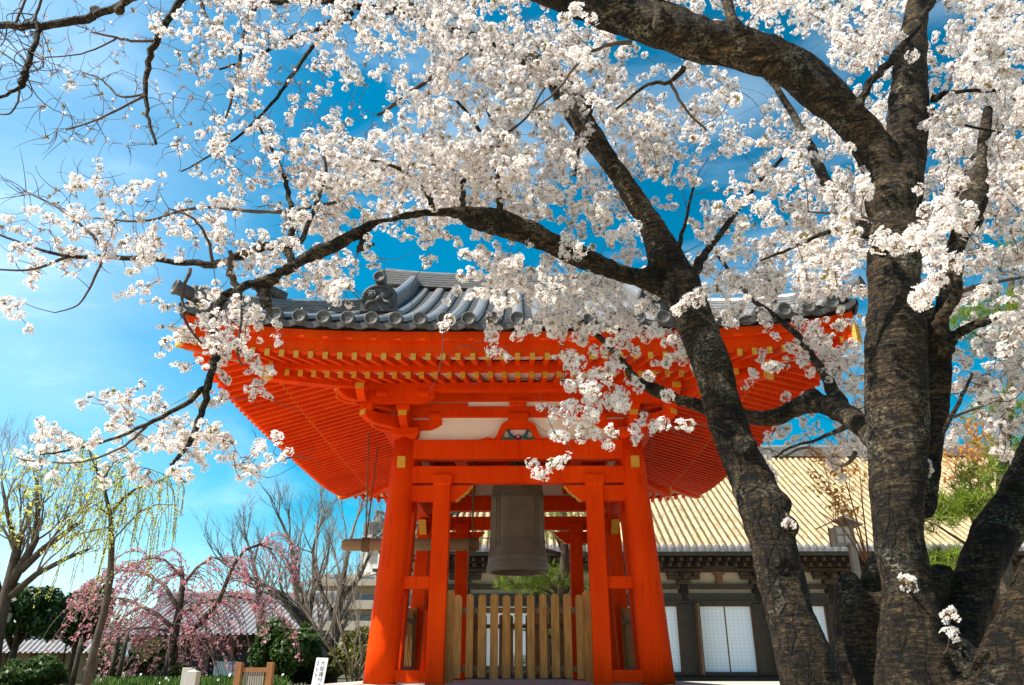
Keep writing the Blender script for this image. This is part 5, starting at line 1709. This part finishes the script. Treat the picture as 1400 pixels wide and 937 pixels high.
B_BRANCH = [
    [(868, 520, 7, 5.75), (850, 495, 5, 5.72), (820, 462, 4, 5.7), (790, 432, 2.6, 5.65), (775, 410, 1.6, 5.6)],
    [(128, 22, 6, 4.12), (70, 33, 5.4, 4.14), (20, 36, 5, 4.16), (-30, 34, 4.6, 4.2)],
    [(53, 34, 4, 4.14), (46, 65, 3.6, 4.12), (34, 98, 4.4, 4.1), (30, 112, 5, 4.1), (25, 122, 2.6, 4.1), (-5, 135, 2, 4.1)],
    [(26, 122, 1.6, 4.1), (24, 140, 1.4, 4.1), (12, 156, 1.2, 4.1), (-8, 155, 1, 4.1)],
    [(46, 32, 2, 4.14), (52, 12, 2, 4.14), (62, -10, 1.8, 4.14)],
    [(20, 36, 2, 4.16), (28, 15, 1.8, 4.16), (40, -8, 1.6, 4.16)],
    [(268, -22, 6, 4.3), (248, 0, 5.2, 4.4), (218, 48, 5, 4.45), (204, 85, 4.2, 4.5), (199, 125, 3.2, 4.52), (203, 165, 2.4, 4.54), (214, 198, 1.6, 4.55)],
    [(215, 55, 2.2, 4.46), (185, 56, 2, 4.45), (160, 52, 1.7, 4.44), (125, 44, 1.3, 4.42)],
    [(160, 52, 1.4, 4.44), (135, 65, 1.2, 4.44), (105, 75, 1, 4.43), (60, 79, .9, 4.42)],
    [(198, 130, 2, 4.52), (165, 148, 1.6, 4.5), (130, 165, 1.3, 4.48), (90, 178, 1, 4.46)],
    [(199, 128, 1.8, 4.52), (165, 132, 1.5, 4.55), (140, 110, 1.2, 4.56), (110, 98, 1, 4.58)],
    [(1262, 440, 24, 3.9), (1240, 400, 14, 4.5), (1200, 330, 10, 5.0), (1130, 250, 8, 5.6), (1108, 200, 6, 5.9), (1060, 120, 4.4, 6.3), (1000, 60, 3, 6.6)],
    [(1262, 300, 14, 4.1), (1320, 240, 9, 5.0), (1380, 150, 6, 5.6), (1440, 60, 4, 6.2)],
    [(1150, 560, 12, 5.0), (1120, 500, 6, 5.6), (1080, 450, 4.4, 5.9), (1020, 400, 3.2, 6.3), (970, 335, 2, 6.5)],
    [(1172, 150, 6, 3.52), (1185, 120, 5.4, 3.5), (1215, 85, 5, 3.48), (1245, 48, 4.6, 3.48), (1278, 0, 4.2, 3.5), (1295, -30, 4, 3.5)],
    [(1280, 478, 12, 3.72), (1287, 440, 8, 3.6), (1305, 404, 7, 3.5), (1312, 365, 5, 3.42), (1308, 340, 3.4, 3.4)],
    [(1306, 402, 4, 3.5), (1340, 390, 3, 3.5), (1395, 380, 2, 3.5)],
    [(1303, 395, 3, 3.5), (1292, 370, 2, 3.46), (1288, 360, 1.6, 3.45)],
    [(1290, 480, 9, 3.85), (1310, 458, 7, 3.8), (1340, 441, 6, 3.75), (1375, 434, 5.4, 3.75), (1420, 432, 5, 3.8)],
    [(1262, 620, 8, 3.66), (1285, 598, 4, 3.6), (1305, 560, 3, 3.58), (1330, 512, 2, 3.55)],
    [(1300, 572, 2, 3.58), (1330, 560, 1.6, 3.6), (1365, 548, 1.2, 3.6)],
    [(1262, 306, 2.6, 3.44), (1205, 302, 2, 3.4), (1160, 294, 1.6, 3.4), (1105, 290, 1.2, 3.4)],
    [(1208, 346, 6, 3.58), (1180, 322, 4.4, 3.52), (1140, 315, 3.4, 3.5), (1090, 336, 2.4, 3.5), (1040, 356, 1.4, 3.5)],
    [(903, -30, 9, 3.5), (900, 25, 8, 3.48), (904, 40, 9, 3.5)],
    [(982, -30, 7, 3.5), (995, 5, 7, 3.48), (1012, 46, 8, 3.5)],
    [(1275, 135, 6, 3.78), (1300, 126, 3, 3.7), (1360, 124, 2.4, 3.65), (1420, 128, 2, 3.6)],
    [(1272, 150, 5, 3.82), (1290, 162, 3.6, 3.9), (1310, 170, 2, 4.0), (1360, 180, 1.4, 4.1)],
    [(862, 56, 3.6, 3.4), (820, 66, 2.6, 3.36), (790, 86, 2.2, 3.32), (765, 120, 1.7, 3.3), (728, 152, 1.2, 3.3)],
    [(936, 92, 4, 3.6), (915, 112, 3, 3.62), (885, 116, 2.4, 3.64), (842, 150, 1.5, 3.66)],
    [(916, 112, 2.4, 3.62), (938, 150, 1.8, 3.66), (966, 178, 1.2, 3.7)],
    [(1285, 900, 1.6, 3.62), (1296, 885, 1.1, 3.5), (1299, 842, .9, 3.45)],
    [(1072, 700, 2, 4.5), (1080, 710, 1.6, 4.36), (1080, 716, 1.2, 4.34)],
    [(1240, 806, 2, 3.6), (1242, 798, 1.4, 3.5)],
    [(1170, 575, 5, 4.7), (1120, 600, 2.4, 5.2), (1080, 612, 1.8, 5.5), (1062, 625, 1.2, 5.6)],
    [(1170, 620, 3.4, 4.6), (1150, 636, 2.4, 4.8), (1105, 612, 2, 5.0), (1066, 628, 1.3, 5.2)],
]


def cherry_tree(name, label, base, thick, knobs, branches, seed, voxel):
    root = thing(name, label, 'tree', base, 'white-blossomed cherry trees in the foreground')
    L = [smooth_path(l) for l in thick]
    # carry the trunks down to the ground
    for P, R in L:
        if P[0][2] < .6 and P[0][2] > -.05:
            P[0][2] = -.05; R[0] *= 1.15
    wood = thick_wood('trunk', L, [(at(x, y, Y), pr(r, at(x, y, Y))) for x, y, r, Y in knobs], root, voxel, .017, seed)
    nodes, dirs, rads = [], [], []
    for P, R in L:
        d = np.gradient(P, axis=0)
        nodes.append(P[3:]); rads.append(R[3:])
    for l in branches:
        P, R = smooth_path(l)
        P = P + np.random.default_rng(len(P)).normal(size=P.shape) * R[:, None] * .25
        b = MB(); b.tube(P, R, 8)
        b.build('branch', M['bark'] if R[0] > .016 else M['twig'], root, fix=False)
        nodes.append(P); rads.append(R)
    return root, np.concatenate(nodes), np.concatenate(rads)


rootA, nodesA, radA = cherry_tree('cherry_tree', 'leaning cherry tree in white bloom whose long limb arches across the bell tower', at(1106, 1010, 4.4) * np.array((1, 1, 0)), A_THICK, A_KNOBS, A_BRANCH, 61, .014)
rootB, nodesB, radB = cherry_tree('cherry_tree', 'massive many-stemmed cherry tree in white bloom standing closest to the camera', at(1262, 1010, 3.7) * np.array((1, 1, 0)), B_THICK, B_KNOBS, B_BRANCH, 62, .013)

stump = thing('tree_stump', 'broken mossy cherry stump between the two flowering trunks', 'tree stump', at(1185, 1010, 5.0) * np.array((1, 1, 0)))
SP_ = smooth_path([(1188, 1020, 48, 5.0), (1186, 930, 42, 5.0), (1184, 860, 40, 5.0), (1182, 812, 38, 5.0)])
SQ_ = smooth_path([(1165, 850, 20, 4.97), (1162, 815, 18, 4.97), (1160, 796, 13, 4.97)])
SR_ = smooth_path([(1200, 840, 26, 5.02), (1206, 790, 24, 5.02), (1212, 760, 16, 5.05)])
SP_[0][0][2] = -.05
thick_wood('stump_trunk', [SP_, SQ_, SR_], [(at(1160, 800, 4.97), pr(14, at(1160, 800, 4.97)))], stump, .018, .02, 63)

# -- where the blossom is: coverage in tenths per 50-pixel square of the photo, top row first
COVER = [
    "0110246545766632002356673770",
    "0011346344366777622100168727",
    "0111113211348777644411025336",
    "0011125532135677666555565204",
    "0000134468888867663135688405",
    "3442454565688685511447887268",
    "6677644562222324422478876688",
    "2112342366112546633776633666",
    "1123354300001257456656664014",
    "0000254100000233455214665014",
    "0022234000000001544313665016",
    "0255552000000003333013330016",
    "1543455200000011100011244024",
    "0000100000000000000000000000",
]
BUDS = [
    "11223333300",
    "23122223310",
    "13323222321",
    "01333322121",
    "00000122100",
    "12122111000",
    "12211000000",
]
fix_ = {0: (26, '7', 27, '7'), }
CV = np.zeros((17, 31))
for r_, row in enumerate(COVER):
    row = (row + '0' * 28)[:28]
    for c_, ch in enumerate(row): CV[r_ + 2, c_] = int(ch) / 10
# right-hand columns, read separately
RC = {0: (3, 7, 7), 1: (2, 7, 7), 2: (3, 6, 6), 3: (4, 8, 8), 4: (5, 8, 8), 5: (6, 8, 7), 6: (8, 8, 7), 7: (6, 6, 6), 8: (1, 4, 5), 9: (1, 4, 6), 10: (1, 5, 6), 11: (1, 4, 4), 12: (0, 1, 1), 13: (0, 0, 0)}
for r_, v in RC.items(): CV[r_ + 2, 25:28] = np.array(v) / 10
CV[:, 28] = CV[:, 27]; CV[:, 29] = CV[:, 27]; CV[:, 30] = CV[:, 27]
for r_ in (0, 1): CV[r_] = np.maximum(CV[2], CV[3]) * .8
for r_ in (0, 1): CV[r_, 10:] = np.maximum(CV[r_, 10:], .55)
BV = np.zeros_like(CV)
for r_, row in enumerate(BUDS):
    for c_, ch in enumerate(row): BV[r_ + 2, c_] = int(ch)

rng = np.random.default_rng(77)


def dist_for(x, y):
    if x < 420: return rng.uniform(4.25, 5.2)
    if x < 950:
        if y < 260: return rng.uniform(4.2, 5.9)
        if y < 400: return rng.uniform(4.3, 5.5)
        return rng.uniform(4.3, 5.6) if x < 760 else rng.uniform(4.5, 6.0)
    if y > 480 and x < 1200: return rng.uniform(4.9, 6.6)
    if x > 1260 and y > 450: return rng.uniform(3.3, 5.0)
    near = .30 if x > 1150 else .08
    return rng.uniform(3.1, 3.9) if rng.random() < near else rng.uniform(4.4, 7.2)


OCC = [(np.array([(a[0], a[1], a[2], a[3]) for a in l])) for l in A_THICK + B_THICK]
OCCD = []
for l in OCC:
    for i in range(len(l) - 1):
        for t in np.linspace(0, 1, 9)[:-1]: OCCD.append(l[i] * (1 - t) + l[i + 1] * t)
OCCD = np.array(OCCD)
OCCD = OCCD[~((OCCD[:, 0] < 800) & (OCCD[:, 1] < 165) & (OCCD[:, 3] > 5))]


def hides_wood(x, y, Y):
    d = np.hypot(OCCD[:, 0] - x, OCCD[:, 1] - y)
    m_ = (d < OCCD[:, 2] + 9 + 30 / Y) & (OCCD[:, 3] + .12 > Y - .05) & (OCCD[:, 2] > 5.5)
    return bool(m_.any())


def cvs(A, x, y):        # bilinear
    u, v = x / 50 - .5, y / 50 + 2 - .5
    i, j = int(math.floor(u)), int(math.floor(v)); fu, fv = u - i, v - j
    g = lambda a, c: A[min(max(a, 0), A.shape[0] - 1), min(max(c, 0), A.shape[1] - 1)]
    return (g(j, i) * (1 - fu) + g(j, i + 1) * fu) * (1 - fv) + (g(j + 1, i) * (1 - fu) + g(j + 1, i + 1) * fu) * fv


CL = []     # (x, y, Y, kind, scale)
for j in range(-2, 15):
    for i in range(0, 31):
        c = CV[j + 2, i]
        if c > 0:
            cc = min(.93, c)
            lam = -math.log(1 - cc) * 2500 / (540 if i < 5 else 400 if i < 8 else 460 if (j > 8 and i < 20) else 235 if i < 11 else 300 if (j > 5 and i >= 16) else 200)
            for k in range(rng.poisson(lam)):
                x, y = (i + rng.random() * 1.3 - .15) * 50, (j + rng.random() * 1.3 - .15) * 50
                Y = dist_for(x, y)
                if cvs(CV, x, y) < rng.uniform(0, .22): continue
                if hides_wood(x, y, Y):
                    Y2 = Y + rng.uniform(.6, 2)
                    if hides_wood(x, y, Y2) or (400 < y < 700 and x < 1000): continue
                    Y = Y2
                dx_, dy_, dz_ = norm(rng.normal(size=3) * np.array((1, .75, .8)))
                n_ = int(rng.integers(4, 10)); step = .034
                for m_ in range(n_):
                    t_ = (m_ - n_ / 2) * step
                    sx_ = (dx_ * t_ + rng.normal() * .022) * 1020 / Y; sy_ = (dy_ * t_ + rng.normal() * .022) * 1020 / Y
                    Yq = Y + dz_ * t_ + rng.normal() * .02
                    if m_ and hides_wood(x + sx_, y + sy_, Yq): continue
                    CL.append((x + sx_, y + sy_, Yq, 2 if (x > 420 and rng.random() < .3) else 0, rng.uniform(.8, 1.12)))
        nb = BV[j + 2, i]
        for k in range(rng.poisson(nb * 3.0)):
            CL.append(((i + rng.random()) * 50, (j + rng.random()) * 50, rng.uniform(4.3, 5.2), 1, rng.uniform(.7, 1.1)))
# blossom clumps the photo shows in front of bark or standing alone
for (x, y, Y, n, sp) in [(785, 30, 3.3, 5, 16), (795, 70, 3.25, 4, 14), (640, 30, 3.6, 4, 14), (585, 40, 4.2, 4, 14), (930, 412, 4.2, 5, 14), (960, 405, 4.3, 4, 14), (990, 395, 4.4, 4, 12), (1300, 290, 2.9, 9, 24), (1285, 345, 2.9, 9, 26), (1255, 325, 2.95, 4, 16), (1262, 400, 2.9, 7, 18), (1225, 335, 3.1, 3, 12), (1200, 325, 3.2, 3, 10), (1180, 262, 3.3, 3, 12), (1320, 300, 2.95, 4, 14),
                         (1079, 716, 4.33, 1, 1), (1242, 797, 3.49, 1, 3), (1299, 841, 3.44, 1, 1), (1300, 867, 3.44, 1, 4), (860, 320 - 5, 4.4, 5, 14), (775, 345, 4.5, 5, 16), (800, 375, 4.6, 2, 8), (730, 632, 4.6, 1, 2), (772, 600, 4.6, 2, 6), (795, 590, 4.6, 2, 6), (815, 592, 4.6, 2, 6), (838, 588, 4.6, 1, 3), (868, 588, 4.7, 1, 3), (832, 610, 4.6, 1, 2), (755, 592, 4.6, 1, 3), (785, 555, 4.6, 2, 8), (810, 545, 4.6, 5, 14), (812, 570, 4.6, 3, 10), (845, 555, 4.7, 3, 10), (880, 520, 5, 5, 16), (910, 545, 5.0, 2, 8),
                         (935, 575, 4.5, 2, 8), (910, 578, 4.6, 2, 7), (820, 160, 4.7, 3, 12), (805, 175, 4.7, 2, 8), (1264, 640, 3.62, 2, 8), (1225, 50, 3.5, 5, 14), (1190, 60, 3.5, 5, 16), (1340, 60, 3.3, 5, 18), (1370, 95, 3.3, 5, 18), (1310, 95, 3.35, 4, 14), (510, 30, 4.3, 4, 12), (500, 20, 4.3, 3, 10)]:
    for k in range(n): CL.append((x + rng.normal() * sp * .6, y + rng.normal() * sp * .6, Y + rng.normal() * .05, 2, rng.uniform(.9, 1.15)))
CL = [c for c in CL if not (484 < c[0] < 610 and 366 < c[1] < 440)]      # the photo keeps the demon-face tile and its ridge clear of blossom
CP = np.array([at(c[0], c[1], c[2]) for c in CL]); CK = np.array([c[3] for c in CL]); CS = np.array([c[4] for c in CL])

# -- twigs: every cluster grows from the nearest wood already there
NN = len(nodesA) + len(nodesB)
cap_ = NN + len(CL) * 5 + 10
NP = np.zeros((cap_, 3)); NT = np.zeros(cap_, int); NR = np.zeros(cap_)
NP[:len(nodesA)] = nodesA; NP[len(nodesA):NN] = nodesB; NT[len(nodesA):NN] = 1
NR[:NN] = np.concatenate([radA, radB])
d0 = np.array([np.min(((NP[:NN] - p) ** 2).sum(1)) for p in CP])
tw = [MB(), MB()]
owner = np.zeros(len(CL), int)
grow_dir = np.zeros((len(CL), 3))
for q in np.argsort(d0):
    p = CP[q]
    dd = ((NP[:NN] - p) ** 2).sum(1)
    k = int(np.argmin(dd)); s = NP[k]; owner[q] = NT[k]
    L = math.sqrt(dd[k])
    ctl = (s + p) / 2 + rng.normal(size=3) * L * .16 + np.array((0, 0, .06 * L))
    ts = np.linspace(0, 1, 5)[:, None]
    pts = s * (1 - ts) ** 2 + ctl * 2 * ts * (1 - ts) + p * ts ** 2
    r1 = .0016 + .0006 * rng.random(); r0 = min(max(NR[k] * .8, r1), r1 + .0035 * min(1, L / .5))
    tw[NT[k]].tube(pts, list(np.linspace(r0, r1, 5)), 4, 0, cap=False)
    NP[NN:NN + 4] = pts[1:]; NT[NN:NN + 4] = NT[k]; NR[NN:NN + 4] = np.linspace(r0, r1, 5)[1:]; NN += 4
    grow_dir[q] = norm(p - pts[-2])
# bare shoots
for q in range(900):
    x, y = (rng.uniform(-10, 480), rng.uniform(-10, 380)) if q < 420 else (rng.uniform(300, 1400), rng.uniform(0, 640))
    Y = dist_for(x, y); p = at(x, y, Y)
    if hides_wood(x, y, Y): continue
    dd = ((NP[:NN] - p) ** 2).sum(1); k = int(np.argmin(dd)); s = NP[k]; L = math.sqrt(dd[k])
    if L > .45: continue
    ctl = (s + p) / 2 + rng.normal(size=3) * L * .25
    ts = np.linspace(0, 1, 6)[:, None]
    tw[NT[k]].tube(s * (1 - ts) ** 2 + ctl * 2 * ts * (1 - ts) + p * ts ** 2, list(np.linspace(.003, .0012, 6)), 4, 0, cap=False)
for q in range(46):      # drooping bare twigs on the tip of the big limb at the far upper corner
    x, y = rng.uniform(-20, 70), rng.uniform(-20, 130)
    p = at(x, y, 4.13); dd = ((NP[:NN] - p) ** 2).sum(1); k = int(np.argmin(dd)); s = NP[k]
    e = s + np.array((rng.normal() * .18, rng.normal() * .15, -rng.uniform(-.12, .3)))
    ctl = (s + e) / 2 + rng.normal(size=3) * .09
    ts = np.linspace(0, 1, 8)[:, None]
    tw[1].tube(s * (1 - ts) ** 2 + ctl * 2 * ts * (1 - ts) + e * ts ** 2, list(np.linspace(.005, .002, 8)), 5, 0, cap=False)
for i, r_ in enumerate((rootA, rootB)): tw[i].build('twigs', M['twig'], r_, fix=False, kind='stuff')


# -- blossom clusters
def flower(c, n, R, open_=1.0):
    n = norm(n); a = norm(np.cross(n, rng.normal(size=3))); b_ = np.cross(n, a)
    V, F, Mi = [], [], []
    ph = rng.uniform(0, 6.28)

    def pt(ang, rho):
        h = .42 * (rho ** 1.6) * (1.3 - .75 * open_) + .05
        return c + (a * math.cos(ang) + b_ * math.sin(ang)) * R * rho * (.55 + .45 * open_) + n * R * h
    for k in range(5):
        t = ph + k * 1.2566; jit = rng.normal() * .06
        o = len(V)
        V += [pt(t, .08), pt(t - .50 + jit, .66), pt(t - .26 + jit, 1.0), pt(t + jit, .86), pt(t + .26 + jit, 1.0), pt(t + .50 + jit, .66)]
        V[o + 3] = V[o + 3] - n * R * .10; V[o + 0] = V[o + 0] - n * R * .03
        F += [(o, o + 1, o + 2, o + 3), (o, o + 3, o + 4, o + 5)]; Mi += [0, 0]
    o = len(V)
    for k in range(6):
        t = k * 1.047; V.append(c + (a * math.cos(t) + b_ * math.sin(t)) * R * .17 + n * R * .13)
    F += [(o, o + 1, o + 2, o + 3), (o, o + 3, o + 4, o + 5)]; Mi += [1, 1]
    # stamens
    for k in range(3):
        t = rng.uniform(0, 6.28); d = (a * math.cos(t) + b_ * math.sin(t)); o = len(V)
        e = np.cross(n, d) * R * .035
        V += [c + n * R * .1 - e, c + n * R * .1 + e, c + d * R * .42 + n * R * .42 + e, c + d * R * .42 + n * R * .42 - e]
        F.append((o, o + 1, o + 2, o + 3)); Mi.append(1)
    return V, F, Mi


def cluster(kind):
    V, F, Mi = [], [], []

    def put(v, f, m_):
        o = len(V); V.extend(v); F.extend(tuple(i + o for i in q) for q in f); Mi.extend(m_)

    def strap(p, q, w, m_):
        d = norm(q - p); e = norm(np.cross(d, rng.normal(size=3))) * w
        put([p - e, p + e, q + e, q - e], [(0, 1, 2, 3)], [m_])

    def bud(p, d, L, m_=3):
        d = norm(d); e1 = norm(np.cross(d, rng.normal(size=3))); e2 = np.cross(d, e1)
        for e in (e1, e2):
            put([p, p + d * L * .55 + e * L * .33, p + d * L, p + d * L * .55 - e * L * .33], [(0, 1, 2, 3)], [m_])
    z = np.zeros(3)
    nfl = {0: rng.integers(8, 14), 1: rng.integers(0, 2), 2: rng.integers(13, 19)}[kind]
    Rc = {0: .026, 1: .022, 2: .035}[kind]
    for k in range(nfl):
        d = rng.normal(size=3); d[2] = d[2] * .9 + .15; d = norm(d)
        c = d * Rc * rng.uniform(.7, 1.15)
        put(*flower(c, d + rng.normal(size=3) * .35, rng.uniform(.0150, .0185), rng.uniform(.75, 1.0)))
        strap(z, c, .0009, 2); bud(c - d * .007, d, .007, 2)
    nb = {0: rng.integers(1, 5), 1: rng.integers(5, 10), 2: 1}[kind]
    for k in range(nb):
        d = rng.normal(size=3); d = norm(d); c = d * Rc * rng.uniform(.5, 1.1)
        strap(z, c, .0008, 2); bud(c, d, .011, 3); bud(c - d * .004, d, .007, 2)
    for k in range(1): bud(rng.normal(size=3) * .003, rng.normal(size=3), .014, 2)
    if rng.random() < .2:
        for k in range(2): bud(z, rng.normal(size=3) + np.array((0, 0, .5)), rng.uniform(.022, .04), 4)
    return np.array(V), np.array(F), np.array(Mi)


TPL = {k: [cluster(k) for _ in range(14)] for k in (0, 1, 2)}
acc = [([], [], [], [0]), ([], [], [], [0])]
for q in range(len(CL)):
    V, F, Mi = TPL[int(CK[q])][rng.integers(14)]
    a, b_, c = rng.uniform(0, 6.283), rng.uniform(-.6, .6), rng.uniform(-.6, .6)
    Rm = np.array(Matrix.Rotation(b_, 3, 'X') @ Matrix.Rotation(c, 3, 'Y') @ Matrix.Rotation(a, 3, 'Z'))
    Vw = (V * CS[q] * np.array((1, 1, rng.uniform(.8, 1.1)))) @ Rm.T + CP[q]
    A_ = acc[owner[q]]
    A_[0].append(Vw); A_[1].append(F + A_[3][0]); A_[2].append(Mi); A_[3][0] += len(Vw)
for i, r_ in enumerate((rootA, rootB)):
    A_ = acc[i]
    np_mesh('blossom_crown', np.concatenate(A_[0]), np.concatenate(A_[1]), [M['petal'], M['stamen'], M['calyx'], M['bud'], M['sprout']], np.concatenate(A_[2]), parent=r_, kind='stuff')
print('clusters', len(CL), 'quads', sum(len(np.concatenate(a[1])) for a in acc), 'nodes', NN)
